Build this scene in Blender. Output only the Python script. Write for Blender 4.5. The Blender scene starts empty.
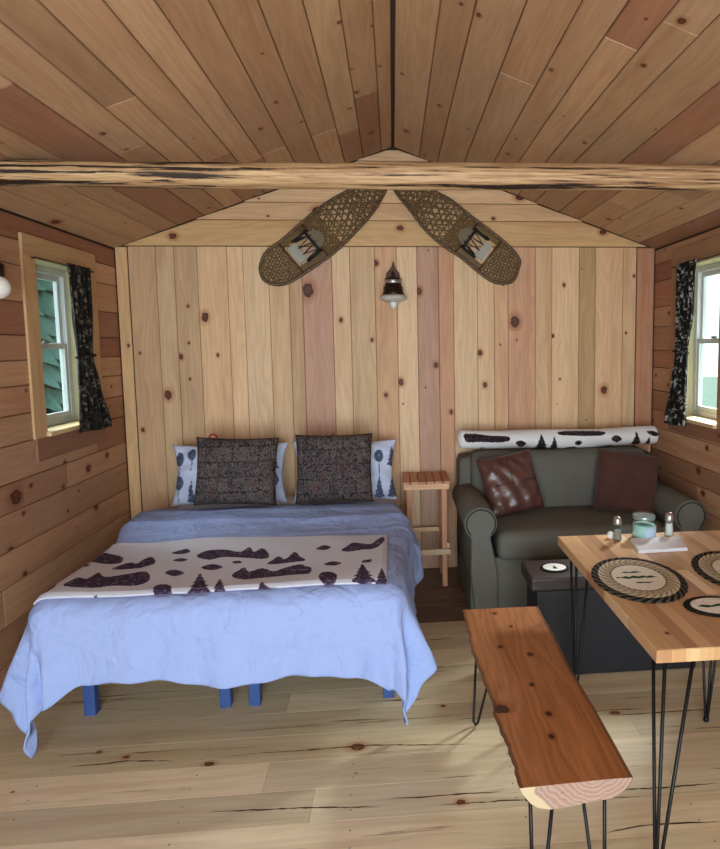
import bpy, bmesh, math, random
from mathutils import Vector, Matrix
R = random.Random(11)
PI = math.pi
scene = bpy.context.scene
COL = scene.collection

# ------------------------------------------------------------------ camera
FPX, CXP, CYP, YAW, PITCH, ROLL = 642.0, 451.5, 407.0, 0.0900, 0.0957, 0.0113
cam_data = bpy.data.cameras.new('camera')
cam = bpy.data.objects.new('camera', cam_data); COL.objects.link(cam)
cam_data.sensor_fit = 'HORIZONTAL'; cam_data.sensor_width = 36.0
cam_data.lens = 36.0*FPX/720.0
cam_data.shift_x = (360-CXP)/720.0
cam_data.shift_y = (CYP-424.5)/720.0
cam_data.clip_start = 0.02
Fw = Vector((math.sin(YAW)*math.cos(PITCH), math.cos(YAW)*math.cos(PITCH), -math.sin(PITCH)))
Rt0 = Vector((math.cos(YAW), -math.sin(YAW), 0)); Dn0 = Fw.cross(Rt0)
c, s = math.cos(ROLL), math.sin(ROLL)
Rt = c*Rt0+s*Dn0; Dn = -s*Rt0+c*Dn0
mw = Matrix(((Rt.x, -Dn.x, -Fw.x, 0), (Rt.y, -Dn.y, -Fw.y, 0), (Rt.z, -Dn.z, -Fw.z, 1.62), (0, 0, 0, 1)))
cam.matrix_world = mw
scene.camera = cam

# ------------------------------------------------------------------ world, light, exposure
scene.view_settings.view_transform = 'Standard'; scene.view_settings.look = 'None'
scene.view_settings.gamma = 1.0; scene.view_settings.use_curve_mapping = False
scene.view_settings.exposure = 1.2
scene.cycles.use_denoising = True
scene.cycles.max_bounces = 8; scene.cycles.diffuse_bounces = 5
scene.cycles.sample_clamp_indirect = 6.0
world = bpy.data.worlds.new('world'); scene.world = world; world.use_nodes = True
bg = world.node_tree.nodes['Background']
bg.inputs[0].default_value = (0.72, 0.88, 1.0, 1); bg.inputs[1].default_value = 1.1

def area(name, loc, target, sx, sy, power, color):
    l = bpy.data.lights.new(name, 'AREA'); l.shape = 'RECTANGLE'; l.size = sx; l.size_y = sy
    l.energy = power; l.color = color
    o = bpy.data.objects.new(name, l); COL.objects.link(o)
    o.location = loc; o.rotation_euler = (Vector(target)-Vector(loc)).to_track_quat('-Z', 'Y').to_euler()
    return o
area('sky_light_right', (3.6, 5.3, 3.7), (1.6, 3.6, 1.5), 1.1, 1.1, 520, (0.97, 0.97, 1.0))
area('sky_light_left', (-3.6, 4.2, 3.2), (-1.7, 3.8, 1.5), 1.6, 1.6, 90, (0.85, 0.95, 1.0))
area('rear_fill_light', (-0.1, -1.72, 1.15), (-0.1, 2.5, 1.35), 2.2, 1.9, 116, (0.88, 0.93, 1.0))  # unseen fill light added behind the camera to brighten the room

# ------------------------------------------------------------------ helpers
def lin(r, g, b):
    f = lambda v: ((v/255+0.055)/1.055)**2.4 if v > 10.3 else v/255/12.92
    return (f(r), f(g), f(b), 1)
def tagp(o, label=None, cat=None, group=None, kind=None):
    if label: o['label'] = label
    if cat: o['category'] = cat
    if group: o['group'] = group
    if kind: o['kind'] = kind
    return o
def empty(name, loc, label=None, cat=None, group=None, kind=None, rz=0):
    o = bpy.data.objects.new(name, None); COL.objects.link(o); o.location = loc
    o.rotation_euler = (0, 0, rz); o.empty_display_size = 0.05
    return tagp(o, label, cat, group, kind)

class MB:
    """mesh builder; coordinates are world unless an origin is given at build"""
    def __init__(s):
        s.v = []; s.f = []; s.m = []; s.sm = []; s.uv = {}; s.attr = {}
    def vert(s, p): s.v.append(tuple(p)); return len(s.v)-1
    def face(s, idx, m=0, smooth=False): s.f.append(tuple(idx)); s.m.append(m); s.sm.append(smooth); return len(s.f)-1
    def box(s, x0, x1, y0, y1, z0, z1, m=0, rot=None, piv=None):
        P = [Vector((x, y, z)) for z in (z0, z1) for y in (y0, y1) for x in (x0, x1)]
        if rot is not None:
            piv = Vector(piv) if piv else Vector(((x0+x1)/2, (y0+y1)/2, (z0+z1)/2))
            P = [piv+rot@(p-piv) for p in P]
        i = [s.vert(p) for p in P]
        for q in ((0, 2, 3, 1), (4, 5, 7, 6), (0, 1, 5, 4), (2, 6, 7, 3), (0, 4, 6, 2), (1, 3, 7, 5)):
            s.face([i[k] for k in q], m)
    def tube(s, pts, r, n=8, m=0, caps=True, closed=False, smooth=True, flat=1.0, up=None):
        pts = [Vector(p) for p in pts]; N = len(pts); rings = []
        prev = None
        for k, p in enumerate(pts):
            a = pts[(k-1) % N] if (k > 0 or closed) else p; b = pts[(k+1) % N] if (k < N-1 or closed) else p
            t = (b-a).normalized()
            if up is not None: ref = Vector(up)
            elif prev is None: ref = Vector((0, 0, 1)) if abs(t.z) < 0.9 else Vector((1, 0, 0))
            else: ref = prev
            x = ref.cross(t)
            if x.length < 1e-6: x = Vector((1, 0, 0)).cross(t)
            x.normalize(); y = t.cross(x); prev = y
            rr = r[k] if isinstance(r, (list, tuple)) else r
            rings.append([s.vert(p+x*(rr*math.cos(2*PI*j/n))+y*(rr*flat*math.sin(2*PI*j/n))) for j in range(n)])
        K = N if closed else N-1
        for k in range(K):
            A = rings[k]; B = rings[(k+1) % N]
            for j in range(n): s.face((A[j], A[(j+1) % n], B[(j+1) % n], B[j]), m, smooth)
        if caps and not closed:
            s.face(rings[0][::-1], m); s.face(rings[-1], m)
    def lathe(s, prof, c, n=24, m=0, axis=None, smooth=True, sx=1, sy=1):
        rings = []
        ax = axis or (lambda x, y, z: (x, y, z))
        for (r, z) in prof:
            rings.append([s.vert(Vector(c)+Vector(ax(r*sx*math.cos(2*PI*j/n), r*sy*math.sin(2*PI*j/n), z))) for j in range(n)])
        for k in range(len(prof)-1):
            A = rings[k]; B = rings[k+1]
            for j in range(n): s.face((A[j], A[(j+1) % n], B[(j+1) % n], B[j]), m, smooth)
        s.face(rings[0][::-1], m); s.face(rings[-1], m)
    def grid(s, fn, nu, nv, m=0, smooth=True, wrapu=False, flip=False):
        idx = [[s.vert(fn(i/nu, j/nv)) for i in range(nu+(0 if wrapu else 1))] for j in range(nv+1)]
        W = nu if wrapu else nu+1
        for j in range(nv):
            for i in range(nu):
                q = (idx[j][i], idx[j][(i+1) % W], idx[j+1][(i+1) % W], idx[j+1][i])
                s.face(q[::-1] if flip else q, m, smooth)
        return idx
    def extrude_poly(s, poly, a0, a1, conv, m=0, smooth=False):
        """poly in 2-D, conv(u,v,a)->xyz"""
        A = [s.vert(conv(u, v, a0)) for u, v in poly]; B = [s.vert(conv(u, v, a1)) for u, v in poly]
        n = len(poly)
        s.face(A[::-1], m); s.face(B, m)
        for k in range(n): s.face((A[k], A[(k+1) % n], B[(k+1) % n], B[k]), m, smooth)
    def build(s, name, mats, parent=None, bevel=0, seg=2, subsurf=0, solid=0, fixn=True, origin=None):
        me = bpy.data.meshes.new(name)
        off = Vector((0, 0, 0))
        if parent is not None and parent.parent is None: off = parent.location
        elif parent is not None: off = parent.parent.location
        rzp = parent.rotation_euler.z if parent is not None and parent.type == 'EMPTY' else 0
        if origin is not None and parent is None: off = Vector(origin)
        vs = [Vector(p)-off for p in s.v]
        if rzp: 
            Mi = Matrix.Rotation(-rzp, 3, 'Z'); vs = [Mi@v for v in vs]
        me.from_pydata(vs, [], s.f)
        if not isinstance(mats, (list, tuple)): mats = [mats]
        for mm in mats: me.materials.append(mm)
        for p, mi, sm in zip(me.polygons, s.m, s.sm): p.material_index = mi; p.use_smooth = sm
        if fixn:
            bm = bmesh.new(); bm.from_mesh(me); bmesh.ops.recalc_face_normals(bm, faces=bm.faces); bm.to_mesh(me); bm.free()
        for k, (typ, dom, vals) in s.attr.items():
            at = me.attributes.new(k, typ, dom)
            key = {'FLOAT': 'value', 'FLOAT_VECTOR': 'vector', 'FLOAT_COLOR': 'color'}[typ]
            flat = vals if typ == 'FLOAT' else [c for v in vals for c in v]
            at.data.foreach_set(key, flat)
        o = bpy.data.objects.new(name, me); COL.objects.link(o)
        if parent is not None: o.parent = parent
        elif origin is not None: o.location = origin
        if solid:
            md = o.modifiers.new('solid', 'SOLIDIFY'); md.thickness = solid; md.offset = -1
        if bevel:
            md = o.modifiers.new('bevel', 'BEVEL'); md.width = bevel; md.segments = seg; md.limit_method = 'ANGLE'; md.angle_limit = 0.6
            md.harden_normals = False
        if subsurf:
            md = o.modifiers.new('sub', 'SUBSURF'); md.levels = subsurf; md.render_levels = subsurf
        return o

def copy_tree(o, parent=None):
    c2 = o.copy(); COL.objects.link(c2); c2.parent = parent
    for ch in [x for x in bpy.data.objects if x.parent == o]: copy_tree(ch, c2)
    return c2

# ---- node helpers
class NT:
    def __init__(s, name):
        s.mat = bpy.data.materials.new(name); s.mat.use_nodes = True; s.t = s.mat.node_tree; s.n = s.t.nodes
        s.b = s.n['Principled BSDF']; s.out = s.n['Material Output']
    def new(s, typ, **kw):
        n = s.n.new(typ)
        for k, v in kw.items(): setattr(n, k, v)
        return n
    def set(s, sock, v):
        if isinstance(v, bpy.types.NodeSocket): s.t.links.new(v, sock)
        elif isinstance(v, (tuple, list)) and len(v) == 4 and sock.type == 'VECTOR': sock.default_value = v[:3]
        else: sock.default_value = v
    def math(s, op, a, b=0.0, c3=0.0, clamp=False):
        n = s.new('ShaderNodeMath', operation=op, use_clamp=clamp)
        s.set(n.inputs[0], a); s.set(n.inputs[1], b)
        if op in ('MULTIPLY_ADD', 'SMOOTH_MIN', 'COMPARE'): s.set(n.inputs[2], c3)
        return n.outputs[0]
    def mix(s, f, a, b, blend='MIX'):
        n = s.new('ShaderNodeMix', data_type='RGBA', blend_type=blend, clamp_factor=True)
        s.set(n.inputs[0], f); s.set(n.inputs[6], a); s.set(n.inputs[7], b); return n.outputs[2]
    def ramp(s, f, a, b):
        n = s.new('ShaderNodeMapRange', interpolation_type='SMOOTHSTEP'); s.set(n.inputs[0], f); s.set(n.inputs[1], a); s.set(n.inputs[2], b)
        return n.outputs[0]
    def comb(s, x, y, z):
        n = s.new('ShaderNodeCombineXYZ'); s.set(n.inputs[0], x); s.set(n.inputs[1], y); s.set(n.inputs[2], z); return n.outputs[0]
    def sep(s, v):
        n = s.new('ShaderNodeSeparateXYZ'); s.set(n.inputs[0], v); return n.outputs
    def attr(s, name, out='Vector'):
        n = s.new('ShaderNodeAttribute'); n.attribute_name = name; return n.outputs[out]
    def noise(s, vec, scale=5.0, detail=3.0, rough=0.5, out=0, dist=0.0):
        n = s.new('ShaderNodeTexNoise'); s.set(n.inputs['Vector'], vec); n.inputs['Scale'].default_value = scale
        n.inputs['Detail'].default_value = detail; n.inputs['Roughness'].default_value = rough
        n.inputs['Distortion'].default_value = dist; return n.outputs[out]
    def voro(s, vec, scale=5.0, out='Distance', feature='F1', rnd=1.0):
        n = s.new('ShaderNodeTexVoronoi', feature=feature); s.set(n.inputs['Vector'], vec); n.inputs['Scale'].default_value = scale
        n.inputs['Randomness'].default_value = rnd; return n.outputs[out]
    def obj(s):
        return s.new('ShaderNodeTexCoord').outputs['Object']
    def bump(s, h, strength=0.3, dist=0.01):
        n = s.new('ShaderNodeBump'); n.inputs['Strength'].default_value = strength; n.inputs['Distance'].default_value = dist
        s.set(n.inputs['Height'], h); s.t.links.new(n.outputs[0], s.b.inputs['Normal'])
    def base(s, colr, rough=0.6, metal=0.0, spec=0.5):
        s.set(s.b.inputs['Base Color'], colr); s.set(s.b.inputs['Roughness'], rough); s.b.inputs['Metallic'].default_value = metal
        s.b.inputs['Specular IOR Level'].default_value = spec
        return s.mat

def wood_mat(name, rough=0.55, grain=1.0, streak=0.0, knotdark=(60, 32, 18), contrast=1.0):
    t = NT(name)
    u, v, w = t.sep(t.attr('gr'))
    ku, kv, kr = t.sep(t.attr('knot'))
    colr = t.attr('tone', 'Color')
    du = t.math('SUBTRACT', u, ku); dv = t.math('SUBTRACT', v, kv)
    krs = t.math('MAXIMUM', kr, 0.0005)
    d = t.math('SQRT', t.math('ADD', t.math('POWER', t.math('MULTIPLY', du, 0.75), 2.0), t.math('POWER', dv, 2.0)))
    dn = t.math('DIVIDE', d, krs)
    # wobble of the knot outline
    wob = t.noise(t.comb(u, v, w), 60.0, 2.0)
    dn = t.math('ADD', dn, t.math('MULTIPLY', t.math('SUBTRACT', wob, 0.5), 0.9))
    # grain bends round the knot
    duk = t.math('DIVIDE', du, t.math('MULTIPLY', krs, 3.0)); dvk = t.math('DIVIDE', dv, t.math('MULTIPLY', krs, 2.2))
    g = t.math('POWER', 2.718, t.math('MULTIPLY', t.math('ADD', t.math('POWER', t.math('ABSOLUTE', duk), 2.0), t.math('POWER', t.math('ABSOLUTE', dvk), 2.0)), -1.0))
    vb = t.math('SUBTRACT', v, t.math('MULTIPLY', t.math('MULTIPLY', dv, g), 0.75))
    low = t.noise(t.comb(t.math('MULTIPLY', u, 0.9), t.math('MULTIPLY', vb, 5.0), w), 1.6, 2.0)
    wave = t.math('SINE', t.math('ADD', t.math('MULTIPLY', vb, 150.0), t.math('MULTIPLY', low, 40.0)))
    wave = t.math('MULTIPLY_ADD', wave, 0.5, 0.5)
    fine = t.noise(t.comb(t.math('MULTIPLY', u, 2.5), t.math('MULTIPLY', vb, 95.0), w), 1.6, 4.0, 0.6)
    blot = t.noise(t.comb(t.math('MULTIPLY', u, 1.2), t.math('MULTIPLY', vb, 7.0), w), 2.0, 3.0, 0.55)
    k = contrast
    val = t.math('ADD', 1.0, t.math('MULTIPLY', t.math('SUBTRACT', wave, 0.5), -0.09*grain*k))
    val = t.math('ADD', val, t.math('MULTIPLY', t.math('SUBTRACT', fine, 0.5), -0.34*grain*k))
    val = t.math('ADD', val, t.math('MULTIPLY', t.math('SUBTRACT', blot, 0.5), 0.34*k))
    c1 = t.mix(1.0, colr, t.comb(val, t.math('POWER', val, 1.15), t.math('POWER', val, 1.35)), 'MULTIPLY')
    # reddish heart stains
    hs = t.ramp(t.noise(t.comb(t.math('MULTIPLY', u, 0.5), t.math('MULTIPLY', vb, 9.0), w), 1.5, 2.0), 0.52, 0.72)
    c1 = t.mix(t.math('MULTIPLY', hs, 0.2), c1, t.mix(1.0, colr, lin(205, 140, 100), 'MULTIPLY'))
    if streak:
        st = t.noise(t.comb(t.math('MULTIPLY', u, 1.1), t.math('MULTIPLY', vb, 26.0), w), 1.3, 4.0, 0.62)
        sm = t.ramp(st, 0.62, 0.70)
        c1 = t.mix(t.math('MULTIPLY', sm, streak), c1, lin(92, 66, 40))
        st2 = t.ramp(t.noise(t.comb(t.math('MULTIPLY', u, 0.6), t.math('MULTIPLY', vb, 12.0), w), 1.1, 2.0), 0.5, 0.75)
        c1 = t.mix(t.math('MULTIPLY', st2, 0.35), c1, t.mix(1.0, colr, lin(190, 175, 150), 'MULTIPLY'))
    # knot colours
    halo = t.ramp(t.math('MULTIPLY', dn, -1.0), -2.6, -0.9)
    dk = lin(*knotdark)
    c2 = t.mix(t.math('MULTIPLY', halo, 0.55), c1, t.mix(1.0, colr, lin(200, 130, 88), 'MULTIPLY'))
    core = t.ramp(t.math('MULTIPLY', dn, -1.0), -1.12, -0.92)
    ringv = t.math('MULTIPLY_ADD', t.math('SINE', t.math('MULTIPLY', dn, 14.0)), 0.5, 0.5)
    inner = t.mix(ringv, lin(*[min(255, int(q*1.9)) for q in knotdark]), lin(*[min(255, int(q*1.35)) for q in knotdark]))
    edge = t.ramp(dn, 0.55, 0.9)
    inner = t.mix(edge, inner, dk)
    on = t.math('GREATER_THAN', kr, 0.001)
    c3 = t.mix(t.math('MULTIPLY', core, on), c2, inner)
    t.base(c3, rough, 0, 0.35)
    t.bump(fine, 0.12, 0.002)
    return t.mat

def simple(name, rgb, rough=0.6, metal=0.0, spec=0.5, nz=0.0, nscale=40.0, bump=0.0):
    t = NT(name); colr = lin(*rgb)
    if nz or bump:
        n = t.noise(t.obj(), nscale, 4.0, 0.6)
        if nz: colr = t.mix(1.0, colr, t.comb(*[t.math('MULTIPLY_ADD', n, 2*nz, 1-nz)]*3), 'MULTIPLY')
        if bump: t.bump(n, bump, 0.004)
    return t.base(colr, rough, metal, spec)

M = {}
M['pine'] = wood_mat('pine_boards')
M['pine_ceiling'] = wood_mat('ceiling_boards', rough=0.5)
M['floorwood'] = wood_mat('floor_boards', rough=0.38, grain=0.7, streak=0.9, knotdark=(70, 42, 24))
M['slab'] = wood_mat('bench_slab_wood', rough=0.4, grain=2.2, knotdark=(40, 18, 10), contrast=1.1)
M['block'] = wood_mat('butcher_block_wood', rough=0.4, grain=0.8, contrast=0.8)
M['gapdark'] = simple('gap_dark', (62, 40, 26), 0.9)
M['ext'] = simple('outer_siding', (120, 100, 80), 0.9)
M['vinyl'] = simple('white_vinyl', (206, 208, 206), 0.4)
M['vinylg'] = simple('grey_vinyl', (150, 152, 150), 0.45)
M['black'] = simple('black_steel', (22, 22, 24), 0.4, 0.6)
M['blackfabric'] = simple('black_strap', (20, 20, 22), 0.7)
def glass_mat():
    t = NT('window_glass')
    tr = t.new('ShaderNodeBsdfTransparent'); tr.inputs[0].default_value = (0.93, 0.97, 0.96, 1)
    gl = t.new('ShaderNodeBsdfGlossy'); gl.inputs['Roughness'].default_value = 0.02
    mx = t.new('ShaderNodeMixShader'); mx.inputs[0].default_value = 0.07
    t.t.links.new(tr.outputs[0], mx.inputs[1]); t.t.links.new(gl.outputs[0], mx.inputs[2]); t.t.links.new(mx.outputs[0], t.out.inputs[0])
    return t.mat
M['glass'] = glass_mat()

# ------------------------------------------------------------------ plank surfaces
def planks(mb, conv, rows, tones, rnd, jlen=(1.0, 2.6), knots=(), kd=0.5, gap=0.0012, cham=0.004, depth=0.006, kr=(0.004, 0.011), bigp=0.15, holes=(), joints=True):
    """rows: (v0,v1,ua0,ub0,ua1,ub1) ; conv(u,v,h)->xyz (h out of the surface); grain runs along u"""
    gr = mb.attr.setdefault('gr', ('FLOAT_VECTOR', 'CORNER', []))[2]
    kn = mb.attr.setdefault('knot', ('FLOAT_VECTOR', 'CORNER', []))[2]
    tn = mb.attr.setdefault('tone', ('FLOAT_COLOR', 'CORNER', []))[2]
    for row in rows:
        v0, v1, ua0, ub0, ua1, ub1 = row[:6]
        forced = row[6] if len(row) > 6 else None
        # joints
        cuts = []
        if joints:
            p = min(ua0, ua1)+rnd.uniform(0.25, 1.0)*jlen[1]
            while p < max(ub0, ub1)-0.35:
                if p > max(ua0, ua1)+0.3: cuts.append(p)
                p += rnd.uniform(*jlen)
        bounds = [None]+cuts+[None]
        for i in range(len(bounds)-1):
            A0 = ua0 if bounds[i] is None else bounds[i]; A1 = ua1 if bounds[i] is None else bounds[i]
            B0 = ub0 if bounds[i+1] is None else bounds[i+1]; B1 = ub1 if bounds[i+1] is None else bounds[i+1]
            tone = forced or rnd.choice(tones)
            f = rnd.uniform(0.93, 1.07)
            tone = tuple(min(255, c*f) for c in tone)
            tl = lin(*tone)
            offu, offv, sd = rnd.uniform(0, 30), rnd.uniform(0, 30), rnd.uniform(0, 50)
            # subtract holes
            pieces = [(v0, v1, A0, B0, A1, B1)]
            for (hu0, hu1, hv0, hv1) in holes:
                new = []
                for (a, b, p0, q0, p1, q1) in pieces:
                    if b <= hv0 or a >= hv1 or q0 <= hu0 or p0 >= hu1: new.append((a, b, p0, q0, p1, q1)); continue
                    if a < hv0: new.append((a, hv0, p0, q0, p1, q1))
                    if b > hv1: new.append((hv1, b, p0, q0, p1, q1))
                    lo, hi = max(a, hv0), min(b, hv1)
                    if p0 < hu0: new.append((lo, hi, p0, hu0, p1, hu0))
                    if q0 > hu1: new.append((lo, hi, hu1, q0, hu1, q1))
                pieces = new
            # knots for this board
            ks = [(k[0], k[1], k[2]) for k in knots if min(A0, A1) < k[0] < max(B0, B1) and v0 < k[1] < v1]
            p = min(A0, A1)+rnd.uniform(0.05, 0.5)
            while p < max(B0, B1):
                if all(abs(p-k[0]) > 0.12 for k in ks) and rnd.random() < kd:
                    r = rnd.uniform(*kr)*(2.1 if rnd.random() < bigp else 1.0)
                    r = min(r, (v1-v0)*0.3)
                    ks.append((p, rnd.uniform(v0+r*1.5, v1-r*1.5), r))
                p += rnd.uniform(0.18, 0.5)
            ks.sort()
            for (a, b, p0, q0, p1, q1) in pieces:
                e = cham
                ss = [None]
                for x, y in zip(ks, ks[1:]):
                    mdp = (x[0]+y[0])/2
                    if max(p0, p1)+e < mdp < min(q0, q1)-e: ss.append(mdp)
                ss.append(None)
                def knot_for(um):
                    if not ks: return (0, 0, 0)
                    return min(ks, key=lambda k: abs(k[0]-um))
                av = a+gap if abs(a-v0) < 1e-6 else a; bv = b-gap if abs(b-v1) < 1e-6 else b
                ea = e if abs(a-v0) < 1e-6 else 0; eb = e if abs(b-v1) < 1e-6 else 0
                for k in range(len(ss)-1):
                    L0 = p0+e if ss[k] is None else ss[k]; L1 = p1+e if ss[k] is None else ss[k]
                    H0 = q0-e if ss[k+1] is None else ss[k+1]; H1 = q1-e if ss[k+1] is None else ss[k+1]
                    kk = knot_for((L0+H0)/2)
                    kvv = (kk[0]+offu, kk[1]+offv, kk[2])
                    quads = [[(L0, av+ea, 0), (H0, av+ea, 0), (H1, bv-eb, 0), (L1, bv-eb, 0)]]
                    if ea: quads.append([(L0, av, -depth), (H0, av, -depth), (H0, av+ea, 0), (L0, av+ea, 0)])
                    if eb: quads.append([(L1, bv-eb, 0), (H1, bv-eb, 0), (H1, bv, -depth), (L1, bv, -depth)])
                    if ss[k] is None: quads.append([(L0-e*0.6, av, -depth), (L0, av+ea, 0), (L1, bv-eb, 0), (L1-e*0.6, bv, -depth)])
                    if ss[k+1] is None: quads.append([(H0, av+ea, 0), (H0+e*0.6, av, -depth), (H1+e*0.6, bv, -depth), (H1, bv-eb, 0)])
                    for q in quads:
                        mb.face([mb.vert(conv(*c4)) for c4 in q])
                        for c4 in q:
                            gr.append((c4[0]+offu, c4[1]+offv, sd)); kn.append(kvv); tn.append(tl)
def pad_attrs(mb, nverts):
    """corners added by plain faces after planks()"""
    for k in ('gr', 'knot'):
        if k in mb.attr: mb.attr[k][2].extend([(0, 0, 0)]*nverts)
    if 'tone' in mb.attr: mb.attr['tone'][2].extend([(0.5, 0.3, 0.2, 1)]*nverts)
def pbox(mb, *a, **k):
    n0 = len(mb.f); mb.box(*a, **k)
    pad_attrs(mb, sum(len(f) for f in mb.f[n0:]))

def stick(name, parent, boxes, mat, tone, rnd=R, bevel=0.0015, kp=0.15, slope=None):
    """solid timber pieces with grain along their longest side; boxes: (x0,x1,y0,y1,z0,z1[,rot,piv])"""
    mb = MB(); gr = []; kn = []; tn = []
    for b in boxes:
        x0, x1, y0, y1, z0, z1 = b[:6]
        dims = (x1-x0, y1-y0, z1-z0); ax = dims.index(max(dims)); oth = [i for i in range(3) if i != ax]
        rot = b[6] if len(b) > 6 else None; piv = b[7] if len(b) > 7 else None
        n0 = len(mb.f); v0 = len(mb.v)
        P = [(x, y, z) for z in (z0, z1) for y in (y0, y1) for x in (x0, x1)]
        mb.box(x0, x1, y0, y1, z0, z1, rot=rot, piv=piv)
        tl = b[8] if len(b) > 8 else tone
        f = rnd.uniform(0.93, 1.07); tl = lin(*[min(255, c*f) for c in tl])
        o = (rnd.uniform(0, 30), rnd.uniform(0, 30), rnd.uniform(0, 50))
        cuv = []
        kk = (0, 0, 0)
        if rnd.random() < kp:
            kk = (rnd.uniform((x0, y0, z0)[ax], (x1, y1, z1)[ax])+o[0], sum(((x0, y0, z0)[i]+(x1, y1, z1)[i])/2 for i in oth)+o[1], 0.008)
        for fi in range(n0, len(mb.f)):
            for vi in mb.f[fi]:
                p = P[vi-v0]
                gr.append((p[ax]+o[0], p[oth[0]]+p[oth[1]]+o[1], o[2])); kn.append(kk); tn.append(tl)
    mb.attr = {'gr': ('FLOAT_VECTOR', 'CORNER', gr), 'knot': ('FLOAT_VECTOR', 'CORNER', kn), 'tone': ('FLOAT_COLOR', 'CORNER', tn)}
    return mb.build(name, mat, parent, bevel=bevel, fixn=False)

# ------------------------------------------------------------------ the room
XL, XR, D, YB = -1.838, 1.894, 4.552, -1.6
ZE, ZP, XP = 2.2875, 2.973, 0.028
def ceil_z(x): return ZE+(ZP-ZE)*((x-XL)/(XP-XL) if x < XP else (XR-x)/(XR-XP))
PALE = [(216, 182, 144), (208, 172, 134), (220, 188, 152), (205, 167, 130), (214, 184, 148)]
PINK = [(198, 156, 132), (194, 150, 126)]
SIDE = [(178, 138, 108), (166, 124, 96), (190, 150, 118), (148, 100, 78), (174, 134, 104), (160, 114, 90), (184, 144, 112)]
CEILT = [(176, 140, 108), (168, 132, 102), (182, 147, 115), (160, 120, 92), (172, 137, 105), (186, 152, 118), (164, 128, 98), (152, 108, 84)]

# floor
mb = MB(); rf = random.Random(5)
rows = []; y = 3.633
ys = [y]
while y > YB-0.2: y -= 0.172; ys.append(y)
ys = ys[::-1]
FL = [(214, 197, 164), (216, 199, 166), (210, 192, 158), (214, 195, 162), (209, 191, 158)]
for a, b in zip(ys, ys[1:]): rows.append((a, b, XL, XR, XL, XR))
fk = [(-0.176,2.491,0.02),(-1.058,-3.128,0),(-0.439,2.539,0),(0.194,2.75,0.008),(0.346,2.766,0),(0.21,2.132,0.012),(0.064,2.413,0),(-0.748,2.446,0.013),(-1.092,2.526,0.009),(-1.214,2.571,0.008),(0.943,2.611,0.014)]
planks(mb, lambda u, v, h: (u, v, h), rows, FL, rf, jlen=(2.5, 5.0), knots=[k for k in fk if k[2] > 0], kd=0.05, kr=(0.003, 0.006), bigp=0, cham=0.0008, depth=0.0012, gap=0.0003)
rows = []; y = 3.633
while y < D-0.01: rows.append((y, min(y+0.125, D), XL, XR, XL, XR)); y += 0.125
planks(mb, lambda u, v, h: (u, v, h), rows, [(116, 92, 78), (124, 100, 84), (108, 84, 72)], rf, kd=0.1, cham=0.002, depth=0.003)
pbox(mb, XL-0.15, XR+0.15, YB-0.15, D+0.15, -0.12, -0.006, m=1)
# screw heads set in pairs along the joists
nails = MB()
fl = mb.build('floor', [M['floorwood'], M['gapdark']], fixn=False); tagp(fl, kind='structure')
for xj in (-1.35, -0.77, -0.18, 0.42, 1.02, 1.6):
    for a, b in zip(ys, ys[1:]):
        if a < 0.9: continue
        for q in (0.28, 0.72):
            xx = xj+rf.uniform(-0.012, 0.012)
            nails.lathe([(0.0042, 0.0), (0.0038, 0.0008)], (xx, a+(b-a)*q, 0.0), n=6)
o = nails.build('floor_screws', simple('screw_steel', (150, 142, 120), 0.35, 0.6), fl, fixn=False)

# dark mineral cracks running along the floor boards
cb_ = MB(); rk_ = random.Random(77)
for line in ([(-0.708,2.484),(-0.554,2.493),(-0.404,2.49),(-0.225,2.496),(-0.104,2.496),(0.079,2.476),(0.29,2.46)], [(-0.042,2.175),(0.084,2.171),(0.157,2.174),(0.357,2.169)], [(-1.293,2.486),(-1.156,2.49),(-1.081,2.5),(-0.88,2.478)], [(0.135,2.125),(0.349,2.123),(0.564,2.11),(0.852,2.09)], [(0.897,2.593),(1.049,2.592),(1.233,2.595),(1.419,2.598)], [(0.063,3.409),(0.174,3.408),(0.313,3.417)], [(0.653,1.934),(0.798,1.955),(0.938,1.954),(1.074,1.944)], [(0.721,2.14),(0.942,2.127),(1.172,2.13)], [(-1.83,3.024),(-1.601,2.965),(-1.338,2.969),(-1.162,2.975)], [(-0.67,2.176),(-0.358,2.163),(-0.077,2.138)], [(0.106,3.105),(0.232,3.101)]):
    up = []; dn = []
    for (a0, b0), (a1, b1) in zip(line, line[1:]):
        n_ = max(2, int(abs(a1-a0)/0.02))
        for q in range(n_):
            f_ = q/n_; up.append((a0+(a1-a0)*f_, b0+(b1-b0)*f_))
    up.append(line[-1]); N_ = len(up); top_, bot_ = [], []
    for q, (a_, b_) in enumerate(up):
        w_ = 0.0035*max(0.0, math.sin(PI*q/(N_-1)))**0.7*rk_.uniform(0.25, 1.3)+0.0004
        j_ = rk_.uniform(-0.0015, 0.0015)
        top_.append(cb_.vert((a_, b_+j_+w_, 0.0006))); bot_.append(cb_.vert((a_, b_+j_-w_, 0.0006)))
    for q in range(N_-1): cb_.face((bot_[q], bot_[q+1], top_[q+1], top_[q]))
o = cb_.build('floor_cracks', simple('crack_dark', (74, 52, 34), 0.9, nz=0.4, nscale=60), fl, fixn=False)

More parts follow.
